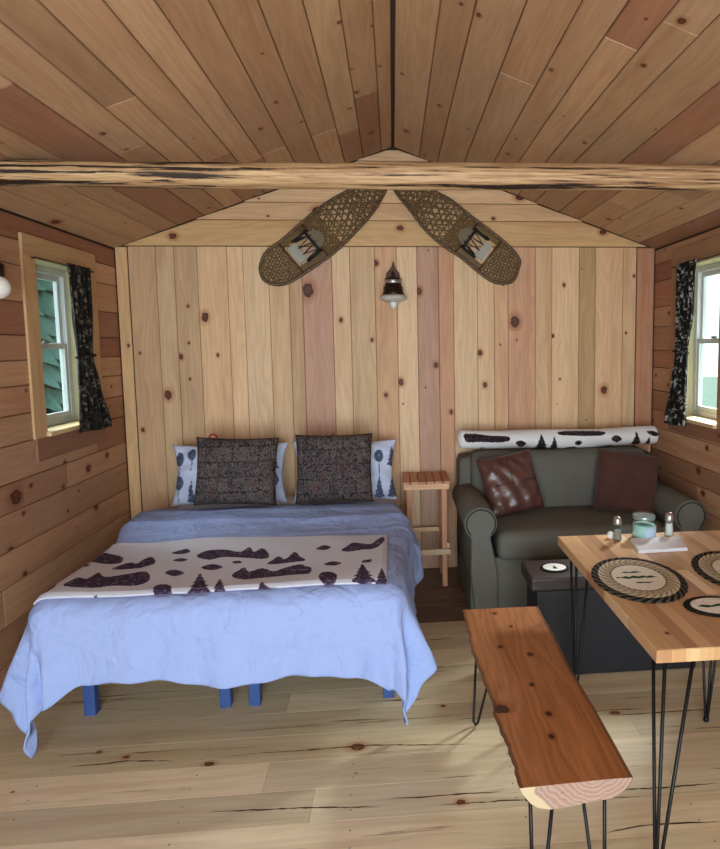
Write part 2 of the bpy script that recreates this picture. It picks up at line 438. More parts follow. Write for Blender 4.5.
# wall_back (the gable wall opposite the camera)
mb = MB(); rb = random.Random(3)
ex = [(-1.754,2.305),(-1.576,2.306),(-1.457,2.306),(-1.307,2.307),(-1.11,2.307),(-1.004,2.307),(-0.835,2.308),(-0.701,2.308),(-0.611,2.308),(-0.408,2.309),(-0.285,2.309),(-0.114,2.31),(0.037,2.31),(0.179,2.31),(0.329,2.311),(0.434,2.311),(0.603,2.311),(0.723,2.312),(0.823,2.312),(1.02,2.312),(1.139,2.313),(1.338,2.313),(1.458,2.314),(1.66,2.314),(1.759,2.314)]
ex = [e[0] for e in ex]
tones = [PALE[3], PALE[0], PALE[1], PALE[1], PALE[0], PALE[2], PALE[0], PALE[1], PINK[0], PALE[2], PALE[0], (212, 168, 130), PALE[2], PINK[0], (202, 152, 118), PALE[2], PALE[0], (206, 166, 128), (204, 158, 126), PALE[1], PALE[0], (190, 156, 112), PALE[3], PALE[1]]
# vertical boards: grain along z => u=z, v=x
rows = [(ex[i], ex[i+1], 0.0, 2.305, 0.0, 2.305, tones[i]) for i in range(len(ex)-1)]
bk = [(-0.573,2.011,0.034),(-1.541,1.303,0.022),(-1.27,1.832,0.022),(-1.442,1.562,0.013),(0.872,1.781,0.03),(1.529,1.284,0.022),(0.054,1.366,0.018),(0.192,2.001,0.018),(0.255,2.001,0.016),(0.619,1.564,0.016),(0.653,1.335,0.014),(-0.354,1.804,0.012),(-1.72,1.065,0.011),(0.304,1.483,0.014),(-1.196,1.572,0.009),(-1.385,1.656,0.007),(-1.71,1.592,0.007),(-1.379,1.906,0.008),(0.407,1.145,0.012),(-0.053,1.276,0.012),(-0.103,2.194,0.015),(1.227,2.04,0.01),(1.148,1.679,0.009),(1.201,1.369,0.009),(1.741,2.102,0.008),(1.688,1.695,0.007),(-0.657,0.912,0.01),(-0.432,0.985,0.012),(-1.39,1.41,0.007),(1.201,1.369,0.006),(-0.143,1.664,0.01)]
bk = [(z, x, r) for (x, z, r) in bk]
planks(mb, lambda u, v, h: (v, D-h, u), rows, PALE, rb, knots=bk, kd=0.25, kr=(0.003, 0.006), bigp=0.05, joints=False, cham=0.003, depth=0.004, gap=0.0008)
# corner boards
planks(mb, lambda u, v, h: (v, D-h-0.012, u), [(XL+0.006, ex[0], 0.0, 2.30, 0.0, 2.30, (206, 168, 124))], PALE, rb, kd=0.1, joints=False)
planks(mb, lambda u, v, h: (v, D-h-0.012, u), [(ex[-1], XR-0.006, 0.0, 2.30, 0.0, 2.30, (186, 134, 104))], PALE, rb, kd=0.1, joints=False)
# gable boards
def xr(z):
    f = (z-ZE)/(ZP-ZE); f = max(0, f); g = 0.008
    return XL+(XP-XL)*f+g*(1 if z > ZE else 0.8), XR+(XP-XR)*f-g*(1 if z > ZE else 0.8)
gz = [2.307, 2.482, 2.60, 2.712, 2.80, 2.88, 2.955]
rows = []
for i, (a, b) in enumerate(zip(gz, gz[1:])):
    (a0, b0), (a1, b1) = xr(a), xr(b)
    rows.append((a, b, a0, b0, a1, b1, (212, 172, 122) if i == 0 else None))
gk = [(k[0], k[1], k[2]) for k in [(0.909,2.649,0.022),(-0.613,2.422,0.02),(-1.454,2.372,0.018),(1.508,2.411,0.018),(0.067,2.432,0.016)]]
planks(mb, lambda u, v, h: (u, D-h-0.001, v), rows, PALE, rb, knots=gk, kd=0.3, jlen=(9, 9))
# narrow moulding line on top of the vertical boards + solid backing
pbox(mb, XL-0.15, XR+0.15, D+0.0065, D+0.15, -0.1, 3.1, m=1)
o = mb.build('wall_back', [M['pine'], M['gapdark']], fixn=False); tagp(o, kind='structure')

# side walls
def side_wall(name, X, sgn, hole, seed, knots):
    mb = MB(); rs = random.Random(seed)
    rows = []; z = 0.0
    while z < ZE-0.03:
        w = rs.choice((0.125, 0.14, 0.165, 0.18)); z2 = min(z+w, ZE-0.004)
        rows.append((z, z2, YB, D, YB, D)); z = z2
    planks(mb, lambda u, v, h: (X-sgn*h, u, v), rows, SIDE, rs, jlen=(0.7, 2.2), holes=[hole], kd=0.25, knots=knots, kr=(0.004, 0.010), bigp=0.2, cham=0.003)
    y0, y1, z0, z1 = hole
    xa, xb = sorted((X+sgn*0.0065, X+sgn*0.16))
    for (p, q, r, t_) in ((YB, y0, -0.1, ZE), (y1, D+0.14, -0.1, ZE), (y0, y1, -0.1, z0), (y0, y1, z1, ZE)):
        pbox(mb, xa, xb, p, q, r, t_, m=1)
    o = mb.build(name, [M['pine'], M['gapdark']], fixn=False); tagp(o, kind='structure')
lk = [(3.246,0.91,0.033),(3.728,0.989,0.013),(4.254,0.945,0.016),(4.06,0.654,0.018),(3.524,0.501,0),(3.724,0.716,0.008),(3.173,0.669,0.014),(3.271,0.515,0.012),(3.689,1.103,0)]
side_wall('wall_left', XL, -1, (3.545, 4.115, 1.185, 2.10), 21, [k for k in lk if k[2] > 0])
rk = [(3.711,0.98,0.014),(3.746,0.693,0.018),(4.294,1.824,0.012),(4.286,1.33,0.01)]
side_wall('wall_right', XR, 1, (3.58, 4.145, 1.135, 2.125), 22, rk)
# rear wall, with an unseen glazed double door added for the fill light
mb = MB()
for (a, b, c_, d_) in ((XL-0.15, -1.2, -0.1, 2.3), (1.0, XR+0.15, -0.1, 2.3), (-1.2, 1.0, 2.1, 2.3)): mb.box(a, b, YB-0.12, YB, c_, d_)
A = [mb.vert((x, YB-0.12*k, z)) for k in (0, 1) for (x, z) in ((XL-0.15, 2.3), (XR+0.15, 2.3), (XP, 3.05))]
mb.face((A[0], A[1], A[2])); mb.face((A[5], A[4], A[3]))
tagp(mb.build('wall_rear', simple('rear_wood', (190, 146, 106), 0.7, nz=0.1)), kind='structure')
dr = empty('added_door_1', (-0.1, YB, 0), kind='structure')
mb = MB()
for x in (-1.2, -0.14, -0.06, 0.96): mb.box(x, x+0.05, YB-0.08, YB-0.02, 0, 2.1)
for z in (0, 2.04): mb.box(-1.2, 1.0, YB-0.08, YB-0.02, z, z+0.06)
mb.build('added_door_frame', M['vinyl'], dr)
mb = MB(); mb.box(-1.15, 0.96, YB-0.055, YB-0.045, 0.06, 2.04); mb.build('added_door_glass', M['glass'], dr)

# ceiling: two slopes
for side, X0, seed in (('left', XL, 31), ('right', XR, 32)):
    mb = MB(); rc = random.Random(seed)
    dx = XP-X0; dz = ZP-ZE; L = math.hypot(dx, dz); ux, uz = dx/L, dz/L
    nx, nz = (uz, -ux) if dx > 0 else (-uz, ux)
    rows = []; v = 0.004
    while v < L-0.012:
        w = rc.choice((0.13, 0.15, 0.17, 0.185)); v2 = min(v+w, L-0.008)
        if L-v2 < 0.06: v2 = L-0.008
        rows.append((v, v2, YB, D-0.012, YB, D-0.012)); v = v2
    def cv(u, v, h, X0=X0, ux=ux, uz=uz, nx=nx, nz=nz): return (X0+ux*v+nx*h, u, ZE+uz*v+nz*h)
    planks(mb, cv, rows, CEILT, rc, jlen=(1.2, 3.4), kd=0.4, kr=(0.004, 0.011), bigp=0.22, cham=0.0035)
    P = [cv(u, v, h) for h in (-0.0065, -0.12) for (u, v) in ((YB, -0.1), (D+0.14, -0.1), (D+0.14, L), (YB, L))]
    i = [mb.vert(p) for p in P]; n0 = len(mb.f)
    for q in ((0, 1, 2, 3), (7, 6, 5, 4), (0, 4, 5, 1), (1, 5, 6, 2), (2, 6, 7, 3), (3, 7, 4, 0)): mb.face([i[k] for k in q], 1)
    pad_attrs(mb, 24)
    tagp(mb.build('ceiling', [M['pine_ceiling'], M['gapdark']], fixn=False), kind='structure')

mb = MB(); mb.extrude_poly([(XP-0.12, ZP-0.034), (XP, ZP+0.0085), (XP+0.12, ZP-0.034), (XP+0.12, ZP+0.12), (XP-0.12, ZP+0.12)], YB, D+0.14, lambda u, v, a: (u, a, v))
tagp(mb.build('trim_ridge', M['gapdark']), kind='structure')
# ------------------------------------------------------------------ windows
def window(n, X, s, y0, y1, z0, z1, toney, ty0, ty1, tzt, tzb):
    """s = +1 for the right wall (outside towards +x)"""
    w = empty('window_%d' % n, (X, (y0+y1)/2, z0), kind='structure')
    def bx(a, b, *r): a, b = sorted((X+s*a, X+s*b)); return (a, b)+r
    # casing boards on the wall face
    stick('casing', w, [bx(-0.013, 0.0, ty0, y0+0.004, z0-0.02, z1), bx(-0.013, 0.0, y1-0.004, ty1, z0-0.02, z1),
                        bx(-0.016, 0.0, ty0, ty1, z1, tzt)], M['pine'], toney, kp=0.3)
    stick('apron', w, [bx(-0.015, 0.0, ty0+0.01, ty1-0.01, tzb, z0-0.0205)], M['pine'], (146, 104, 80), kp=0.3)
    # jamb liner
    stick('jamb', w, [bx(-0.004, 0.155, y0, y0+0.014, z0, z1), bx(-0.004, 0.155, y1-0.014, y1, z0, z1), bx(-0.004, 0.155, y0, y1, z1-0.014, z1)], M['pine'], (192, 182, 144), kp=0)
    stick('window_sill', w, [bx(-0.035, 0.155, y0-0.006, y1+0.006, z0-0.02, z0+0.004)], M['pine'], (222, 196, 148), kp=0, bevel=0.003)
    a0, a1, b0, b1 = y0+0.014, y1-0.014, z0+0.004, z1-0.014
    mb = MB()
    f = 0.035
    for (p, q, r, t_) in ((a0, a0+f, b0, b1), (a1-f, a1, b0, b1), (a0+f, a1-f, b0, b0+f), (a0+f, a1-f, b1-f, b1)): mb.box(*bx(0.105, 0.155, p, q, r, t_))
    mb.build('window_frame', M['vinyl'], w, bevel=0.002)
    zm = (z0+z1)/2
    for (lo, hi, dx) in ((b0+f, zm+0.015, 0.108), (zm-0.015, b1-f, 0.128)):
        mb = MB(); g = 0.032
        for (p, q, r, t_) in ((a0+f, a0+f+g, lo, hi), (a1-f-g, a1-f, lo, hi), (a0+f+g, a1-f-g, lo, lo+g), (a0+f+g, a1-f-g, hi-g, hi)): mb.box(*bx(dx, dx+0.022, p, q, r, t_))
        sa = mb.build('sash', M['vinyl'], w, bevel=0.002)
        mb = MB(); mb.box(*bx(dx+0.010, dx+0.014, a0+f+g, a1-f-g, lo+g, hi-g)); mb.build('window_pane', M['glass'], sa)
    mb = MB(); mb.box(*bx(0.100, 0.112, (y0+y1)/2-0.03, (y0+y1)/2+0.03, zm+0.015, zm+0.03)); mb.build('latch', M['vinylg'], w)
    return w
window(1, XL, -1, 3.545, 4.115, 1.185, 2.10, (196, 160, 118), 3.43, 4.225, 2.203, 1.045)
window(2, XR, 1, 3.58, 4.145, 1.135, 2.125, (166, 126, 96), 3.465, 4.24, 2.236, 1.03)

# curtains
def curtain_mat(name, base, spots):
    t = NT(name); p = t.obj(); 
    v = t.voro(p, 15.0); n = t.noise(p, 38.0, 3.0, 0.65, dist=0.6); n2 = t.noise(p, 9.0, 2.0)
    a = t.math('MULTIPLY', t.ramp(n, 0.52, 0.58), t.ramp(t.math('MULTIPLY', v, -1.0), -0.72, -0.42))
    c1 = t.mix(t.math('MULTIPLY', a, 0.7), lin(*base), lin(*spots))
    c1 = t.mix(t.math('MULTIPLY', t.ramp(n2, 0.5, 0.62), 0.5), c1, lin(base[0]+14, base[1]+12, base[2]+8))
    t.bump(t.noise(p, 300.0, 1.0), 0.1, 0.001)
    return t.base(c1, 0.85, 0, 0.2)
def curtain(name, X, s, prof, mat, label, folds=4.5):
    root = empty(name, (X, (prof[0][1]+prof[0][2])/2, prof[-1][0]), label, 'curtain')
    zs = [p[0] for p in prof]
    def at(z):
        for a, b in zip(prof, prof[1:]):
            if b[0] <= z <= a[0]:
                f = (a[0]-z)/(a[0]-b[0]); f = f*f*(3-2*f)
                return [a[k]+(b[k]-a[k])*f for k in (1, 2, 3)]
        return list(prof[-1][1:4])
    def fn(u, v):
        z = zs[0]+(zs[-1]-zs[0])*v
        y0, y1, amp = at(z)
        ph = 2*PI*folds*u
        return (X-s*(0.012+amp*(0.5+0.5*math.sin(ph+1.5*math.sin(3*v)))), y0+(y1-y0)*u+0.006*math.sin(ph*0.5+8*v), z+(0.008*math.sin(5*u+1) if v > 0.98 else 0))
    mb = MB(); mb.grid(fn, 72, 60)
    mb.build('cloth', mat, root, solid=0.002)
    zt = prof[2][0]
    y0, y1, amp = at(zt)
    mb = MB(); ring = []
    for k in range(20):
        a = 2*PI*k/20; ring.append((X-s*(0.014+amp*0.5+(amp*0.5+0.010)*math.cos(a)), (y0+y1)/2+((y1-y0)/2+0.006)*math.sin(a), zt+0.006*math.sin(a)))
    mb.tube(ring, 0.008, 8, closed=True); mb.build('tie_back', mat, root)
    return root
cm = curtain_mat('curtain_bears', (24, 23, 22), (128, 120, 104))
cm2 = curtain_mat('curtain_bears_light', (20, 19, 20), (196, 194, 184))
curtain('curtain', XL+0.022, -1, [(2.10, 3.80, 4.065, 0.024), (1.85, 3.82, 4.07, 0.024), (1.58, 3.86, 4.065, 0.018), (1.40, 3.83, 4.12, 0.026), (1.14, 3.79, 4.215, 0.034)], cm, 'dark bear-print curtain tied back at the left window')
curtain('curtain', XR-0.026, 1, [(2.125, 3.80, 4.06, 0.026), (1.85, 3.82, 4.07, 0.026), (1.56, 3.90, 4.085, 0.020), (1.35, 3.89, 4.12, 0.028), (1.085, 3.87, 4.185, 0.036)], cm2, 'black and pale bear-print curtain tied back at the right window')
for X, s, y0, y1, z, lb in ((XL, -1, 3.50, 4.14, 2.088, 'thin dark curtain rod over the left window'), (XR, 1, 3.53, 4.17, 2.115, 'thin dark curtain rod over the right window')):
    mb = MB(); xx = X-s*0.040
    mb.tube([(X-s*0.018, y0, z), (xx, y0, z), (xx, y1, z), (X-s*0.018, y1, z)], 0.0035, 8)
    tagp(mb.build('curtain_rod', M['black']), lb, 'curtain rod')

# ------------------------------------------------------------------ log beam
mb = MB(); gr = []; kn = []
zc, rr, Yb = 2.352, 0.056, 2.87
NS, NR = 150, 28
prof = []
rbm = random.Random(9)
idx = []
uvs = []
for i in range(NS+1):
    x = XL+0.004+(XR-XL-0.008)*i/NS
    r = rr*(1+0.03*math.sin(x*2.1+1)+0.02*math.sin(x*6.3))*(0.96+0.035*(x-XL)/3.7)
    ring = []
    for j in range(NR):
        a = 2*PI*j/NR
        q = r*(1+0.025*math.sin(3*a+x*1.3)+0.015*math.sin(7*a+2.0*x)+0.02*math.sin(2*a-x*2.2))
        yy = Yb+q*math.cos(a); zz = zc+0.006*math.sin(x*1.4)+q*math.sin(a)
        zz = min(zz, ceil_z(x)-0.004)
        ring.append(mb.vert((x, yy, zz))); uvs.append((x, a*rr, 0))
    idx.append(ring)
for i in range(NS):
    for j in range(NR): mb.face((idx[i][j], idx[i+1][j], idx[i+1][(j+1) % NR], idx[i][(j+1) % NR]), 0, True)
mb.face(idx[0]); mb.face(idx[-1][::-1])
t = NT('peeled_log')
p = t.obj(); px_, py_, pz_ = t.sep(p)
st = t.noise(t.comb(t.math('MULTIPLY', px_, 1.0), t.math('MULTIPLY', py_, 18.0), t.math('MULTIPLY', pz_, 36.0)), 1.5, 6.0, 0.68, dist=0.35)
st2 = t.noise(t.comb(t.math('MULTIPLY', px_, 3.0), t.math('MULTIPLY', py_, 60.0), t.math('MULTIPLY', pz_, 60.0)), 1.5, 3.0, 0.6)
c1 = t.mix(t.ramp(st2, 0.3, 0.7), lin(206, 174, 132), lin(160, 122, 84))
c1 = t.mix(t.ramp(st, 0.46, 0.60), c1, lin(138, 98, 66))
left = t.ramp(t.math('MULTIPLY', px_, -1.0), -0.1, 1.7)
thr = t.math('MULTIPLY_ADD', left, -0.11, 0.565)
m_ = t.ramp(t.math('SUBTRACT', st, thr), 0.0, 0.02)
c1 = t.mix(m_, c1, lin(40, 26, 18))
t.base(c1, 0.6); t.bump(t.math('SUBTRACT', st2, t.math('MULTIPLY', m_, 0.8)), 0.35, 0.006)
tagp(mb.build('log_beam', t.mat), 'peeled log tie beam spanning the room under the ceiling', 'beam')

# ------------------------------------------------------------------ snowshoes
def inside(poly, x, y):
    c_ = False; n = len(poly)
    for i in range(n):
        x1, y1 = poly[i]; x2, y2 = poly[(i+1) % n]
        if (y1 > y) != (y2 > y) and x < (x2-x1)*(y-y1)/(y2-y1)+x1: c_ = not c_
    return c_
def smooth_closed(pts, n=4):
    out = []; N = len(pts)
    for i in range(N):
        p0, p1, p2, p3 = [Vector(pts[(i+k) % N]) for k in (-1, 0, 1, 2)]
        for k in range(n):
            t_ = k/n
            out.append(tuple(0.5*((2*p1)+(-p0+p2)*t_+(2*p0-5*p1+4*p2-p3)*t_*t_+(-p0+3*p1-3*p2+p3)*t_**3)))
    return out
raw = simple('rawhide', (116, 92, 62), 0.6, nz=0.25, nscale=60)
ash = simple('bent_ash', (88, 62, 38), 0.5, nz=0.25, nscale=30)
strapw = simple('pale_binding', (160, 158, 148), 0.6)
def snowshoe(outline, axis_a, axis_b, hole, label, flipn, zz):
    """outline in (x,z) on the wall; axis from toe a to tail b"""
    A = Vector(axis_a); B = Vector(axis_b); t_ = (B-A).normalized(); n_ = Vector((-t_.y, t_.x)); L = (B-A).length
    Yw = D-0.030
    out = smooth_closed(outline, 5)
    root = empty('snowshoe', (A.x, Yw, A.y), label, 'snowshoe', None)
    root['group'] = 'pair of snowshoes on the far wall'
    mb = MB(); mb.tube([(x, Yw, z) for x, z in out], 0.011, 8, closed=True); mb.build('frame', ash, root)
    def loc(u, v): return A+t_*u+n_*v
    h0, h1 = hole
    # crossbars
    def span(u):
        vs = [v/400 for v in range(-120, 121) if inside(out, *loc(u, v/400))]
        return (min(vs), max(vs)) if vs else (0, 0)
    for u in (h0, h1):
        a, b = span(u); p, q = loc(u, a), loc(u, b)
        mb = MB(); mb.tube([(p.x, Yw, p.y), (q.x, Yw, q.y)], 0.012, 8, flat=0.6); mb.build('crossbar', ash, root)
    # lacing
    mb = MB(); rl = random.Random(4)
    def seg_draw(p, q, r, y):
        mb.tube([(p.x, y, p.y), ((p.x+q.x)/2, y+rl.uniform(-0.002, 0.002), (p.y+q.y)/2), (q.x, y, q.y)], r, 4, caps=False, smooth=False)
    def family(u0, u1, ang, sp, r, yo):
        d = t_*math.cos(ang)+n_*math.sin(ang); e = Vector((-d.y, d.x))
        k = -60
        c0 = loc((u0+u1)/2, 0)
        while k < 60:
            base = c0+e*(k*sp+rl.uniform(-0.15, 0.15)*sp); k += 1
            run = None; last = None
            for s_ in range(-160, 161):
                p = base+d*(s_*0.005)
                uu = (p-A).dot(t_)
                ok = inside(out, p.x, p.y) and u0 <= uu <= u1
                if ok and run is None: run = p
                if (not ok) and run is not None:
                    if (last-run).length > 0.012: seg_draw(run, last, r, Yw+yo)
                    run = None
                last = p
            if run is not None and (last-run).length > 0.012: seg_draw(run, last, r, Yw+yo)
    # toe web (dense), tail web (hexagon-like), side strands beside the toe hole
    for ang, sp in ((0.35, 0.020), (-0.5, 0.021), (1.35, 0.019), (1.9, 0.024)): family(-0.05, h0, ang, sp, 0.0030, rl.uniform(-0.005, 0.004))
    for ang, sp in ((0.62, 0.036), (-0.62, 0.036), (1.5708, 0.036), (0.25, 0.06)): family(h1, L+0.1, ang, sp, 0.0042, rl.uniform(-0.005, 0.004))
    for ang in (1.15, -1.15): family(h1+0.30, L+0.1, ang, 0.026, 0.003, 0.002)
    for ang in (0.9, -0.9): family(h1, h1+0.12, ang, 0.019, 0.0042, 0.0)
    for side in (-1, 1):
        for k in range(3):
            pts = []
            for q in range(7):
                u = h0+(h1-h0)*q/6; a, b = span(u)
                v = (b-0.018-0.014*k) if side > 0 else (a+0.018+0.014*k)
                P = loc(u, v); pts.append((P.x, Yw-0.004*(k % 2), P.y))
            mb.tube(pts, 0.0035, 4, caps=False, smooth=False)
        for q in range(14):
            u = h0+(h1-h0)*(q+0.5)/14; a, b = span(u)
            v0, v1 = (b-0.052, b) if side > 0 else (a, a+0.052)
            P, Q = loc(u-0.008, v0), loc(u+0.012, v1); mb.tube([(P.x, Yw, P.y), (Q.x, Yw, Q.y)], 0.003, 4, caps=False, smooth=False)
    # wraps round the frame
    for k in range(0, len(out), 2):
        x, z = out[k]; x2, z2 = out[(k+1) % len(out)]
        mb.tube([(x, Yw, z), (x+(x2-x)*0.35, Yw, z+(z2-z)*0.35)], 0.0138, 8, caps=False)
    mb.build('lacing', raw, root, fixn=False)
    # binding
    um = h0+(h1-h0)*0.62
    a, b = span(um); w = min(-a, b)-0.05 if a < 0 < b else 0.06; vc = (a+b)/2; w = (b-a)/2-0.052
    bm_ = MB()
    def plate(mbx, u0, u1, v0, v1, y0, y1):
        ps = [loc(u0, v0), loc(u1, v0), loc(u1, v1), loc(u0, v1)]
        mbx.extrude_poly([(p.x, p.y) for p in ps], y0, y1, lambda u, v, a_: (u, a_, v))
    plate(bm_, h0+(h1-h0)*0.12, h0+(h1-h0)*0.42, vc-w*0.7, vc+w*0.8, Yw+0.006, Yw-0.004)
    bd = bm_.build('binding', strapw, root)
    sb = MB()
    zs_ = [(0.42, -0.95), (0.92, -0.75), (0.42, -0.35), (0.98, -0.15), (0.42, 0.25), (0.98, 0.45), (0.45, 0.9)]
    P = [loc(h0+(h1-h0)*u, vc+w*v) for u, v in zs_]
    sb.tube([(p.x, Yw-0.016, p.y) for p in P], 0.015, 6, flat=0.3, up=(0, 1, 0))
    for v in (-0.95, 0.95):
        p, q = loc(h0+(h1-h0)*0.35, vc+w*v), loc(h0+(h1-h0)*1.0, vc+w*v)
        sb.tube([(p.x, Yw-0.014, p.y), (q.x, Yw-0.014, q.y)], 0.009, 6, flat=0.5, up=(0, 1, 0))
    p, q = loc(h0+(h1-h0)*0.9, vc-w), loc(h0+(h1-h0)*0.9, vc+w)
    sb.tube([(p.x, Yw-0.012, p.y), (q.x, Yw-0.012, q.y)], 0.010, 6, flat=0.5, up=(0, 1, 0))
    sb.build('strap', M['blackfabric'], bd)
    hp = MB()
    ps = []
    for k in range(13):
        a_ = PI*k/12; p = loc(h1-0.01+0.075*math.sin(a_), vc+w*0.75*math.cos(a_)); ps.append((p.x, p.y))
    hp.extrude_poly(ps, Yw-0.006, Yw-0.012, lambda u, v, a_: (u, a_, v)); hp.build('heel_pad', simple('worn_leather', (112, 98, 78), 0.7), root)
    return root
OL = [(-0.882,2.133),(-0.861,2.079),(-0.802,2.049),(-0.722,2.051),(-0.627,2.099),(-0.472,2.2),(-0.347,2.295),(-0.236,2.403),(-0.124,2.525),(-0.052,2.633),(-0.02,2.707),(-0.015,2.766),(-0.042,2.782),(-0.103,2.759),(-0.192,2.718),(-0.27,2.678),(-0.434,2.584),(-0.558,2.489),(-0.725,2.347),(-0.834,2.267),(-0.877,2.187)]
OR = [(0.895,2.173),(0.859,2.076),(0.801,2.052),(0.715,2.061),(0.616,2.124),(0.49,2.228),(0.364,2.31),(0.241,2.419),(0.146,2.541),(0.064,2.641),(0.024,2.707),(0.019,2.767),(0.046,2.784),(0.127,2.755),(0.216,2.716),(0.299,2.677),(0.424,2.611),(0.563,2.504),(0.732,2.38),(0.845,2.284),(0.896,2.215)]
ax1 = [(-0.861,2.076),(-0.015,2.766)]; ax2 = [(0.874,2.094),(0.026,2.767)]
snowshoe(OL, ax1[0], ax1[1], (0.235, 0.44), 'wood-framed snowshoe with rawhide lacing, left one of the pair, toe pointing down left', False, 0)
snowshoe(OR, ax2[0], ax2[1], (0.235, 0.44), 'wood-framed snowshoe with rawhide lacing, right one of the pair, toe pointing down right', True, 0)

# ------------------------------------------------------------------ wall lamps
bronze = simple('dark_bronze', (62, 42, 32), 0.45, 0.7); galv = simple('galvanised', (176, 176, 172), 0.35, 0.8); bulbm = simple('frosted_bulb', (232, 232, 228), 0.25)
lx, lz = 0.012, 0
root = empty('wall_lamp', (lx, D, 1.90), 'small dark bronze wall lamp with galvanised rim in the middle of the far wall', 'lamp')
mb = MB(); mb.extrude_poly([(-0.05, 2.06), (0.05, 2.06), (0.046, 2.12), (0.014, 2.165), (0.004, 2.21), (-0.006, 2.17), (-0.046, 2.12)], D-0.001, D-0.022, lambda u, v, a: (lx+u, a, v)); mb.build('backplate', bronze, root, bevel=0.003)
mb = MB(); mb.tube([(lx, D-0.02, 2.11), (lx, D-0.06, 2.125), (lx, D-0.09, 2.11), (lx, D-0.10, 2.075)], 0.010, 10); mb.build('arm', bronze, root)
mb = MB(); mb.lathe([(0.050, 2.08), (0.056, 2.075), (0.056, 2.032), (0.05, 2.03)], (lx, D-0.10, 0), 20); mb.build('socket_cover', bronze, root)
mb = MB(); mb.lathe([(0.0565, 2.068), (0.058, 2.066), (0.058, 2.046), (0.0565, 2.044)], (lx, D-0.10, 0), 20); mb.build('collar', galv, root)
mb = MB(); mb.lathe([(0.05, 2.032), (0.064, 2.024), (0.068, 1.985), (0.080, 1.960)], (lx, D-0.10, 0), 24); mb.build('shade', bronze, root)
mb = MB(); mb.lathe([(0.078, 1.966), (0.092, 1.952), (0.092, 1.938), (0.055, 1.920)], (lx, D-0.10, 0), 28); mb.build('rim', simple('pale_enamel', (190, 188, 180), 0.4), root)
mb = MB(); mb.lathe([(0.010, 1.935), (0.022, 1.93), (0.026, 1.91), (0.022, 1.885), (0.008, 1.874)], (lx, D-0.10, 0), 20); mb.build('bulb', bulbm, root)
yy, zz = 3.07, 1.925
root = empty('wall_lamp', (XL, yy, zz), 'frosted globe wall lamp with dark socket beside the left window', 'lamp')
mb = MB(); mb.lathe([(0.05, 0), (0.05, 0.012), (0.03, 0.02)], (XL, yy, zz+0.08), 20, axis=lambda x, y, z: (z, x, y)); mb.build('backplate', bronze, root)
mb = MB(); mb.tube([(XL+0.02, yy, zz+0.08), (XL+0.07, yy, zz+0.085), (XL+0.09, yy, zz+0.06)], 0.010, 8); mb.lathe([(0.028, 0.02), (0.032, 0.03), (0.032, 0.075), (0.02, 0.085)], (XL+0.09, yy, zz), 16); mb.build('socket', bronze, root)
mb = MB(); mb.lathe([(0.02, 0.03)]+[(0.052*math.sin(a), -0.024+0.052*math.cos(a)) for a in [0.5+k*0.26 for k in range(10)]]+[(0.004, -0.0758)], (XL+0.09, yy, zz), 20); mb.build('bulb', bulbm, root)

# ------------------------------------------------------------------ bed
BX0, BX1, BY0, BY1 = -1.425, 0.0, 2.55, 4.48
bluem = simple('blue_lit_steel', (48, 78, 138), 0.5)  # blue tint of the light put into the steel colour
root = empty('bed', ((BX0+BX1)/2, (BY0+BY1)/2, 0), 'full-size bed on blue platform legs with its head against the far wall', 'bed')
mb = MB()
mb.box(BX0, BX1, BY0, BY1, 0.40, 0.595); mb.build('mattress', simple('mattress_white', (225, 226, 232), 0.85), root, bevel=0.035, seg=4)
mb = MB()
for x in (BX0+0.02, -0.81, -0.665, BX1-0.06):
    mb.box(x, x+0.04, BY0+0.24, BY1-0.02, 0.355, 0.398)
for y in (BY0+0.28, 3.5, BY1-0.08): mb.box(BX0+0.02, BX1-0.02, y, y+0.04, 0.32, 0.354)
mb.build('frame', bluem, root, bevel=0.003)
for x in (BX0+0.03, -0.81, -0.68, BX1-0.075):
    for y in (2.84, 4.38):
        mb = MB(); mb.box(x, x+0.05, y, y+0.05, 0.0, 0.32); mb.build('leg', bluem, root, bevel=0.004)

# duvet surface shared by duvet and throw
def nz2(x, y):
    return (math.sin(x*5.1+1.3*math.sin(y*3.7))*math.sin(y*4.3+1.1*math.sin(x*2.9)))
def topz(x, y):
    h = 0.640+0.005*nz2(x, y)+0.003*nz2(2.3*x+1, 2.1*y+2)
    if y > 3.35:
        f = min(1, (y-3.35)/0.25); h += 0.012*f*f*(3-2*f)
    h += 0.016*math.exp(-((y-3.62-0.02*math.sin(4*x))/0.045)**2)+0.007*math.exp(-((y-3.42-0.10*x)/0.022)**2)+0.008*math.exp(-((y-3.80+0.06*x)/0.03)**2)+0.005*math.exp(-((y-3.52-0.22*(x+0.7))/0.018)**2)
    if y > 3.9: h -= 0.03*(y-3.9)/0.2
    return h
ex0, ex1, ey0 = BX0+0.055, BX1-0.045, BY0+0.055
def sms(t_): t_ = max(0.0, min(1.0, t_)); return t_*t_*(3-2*t_)
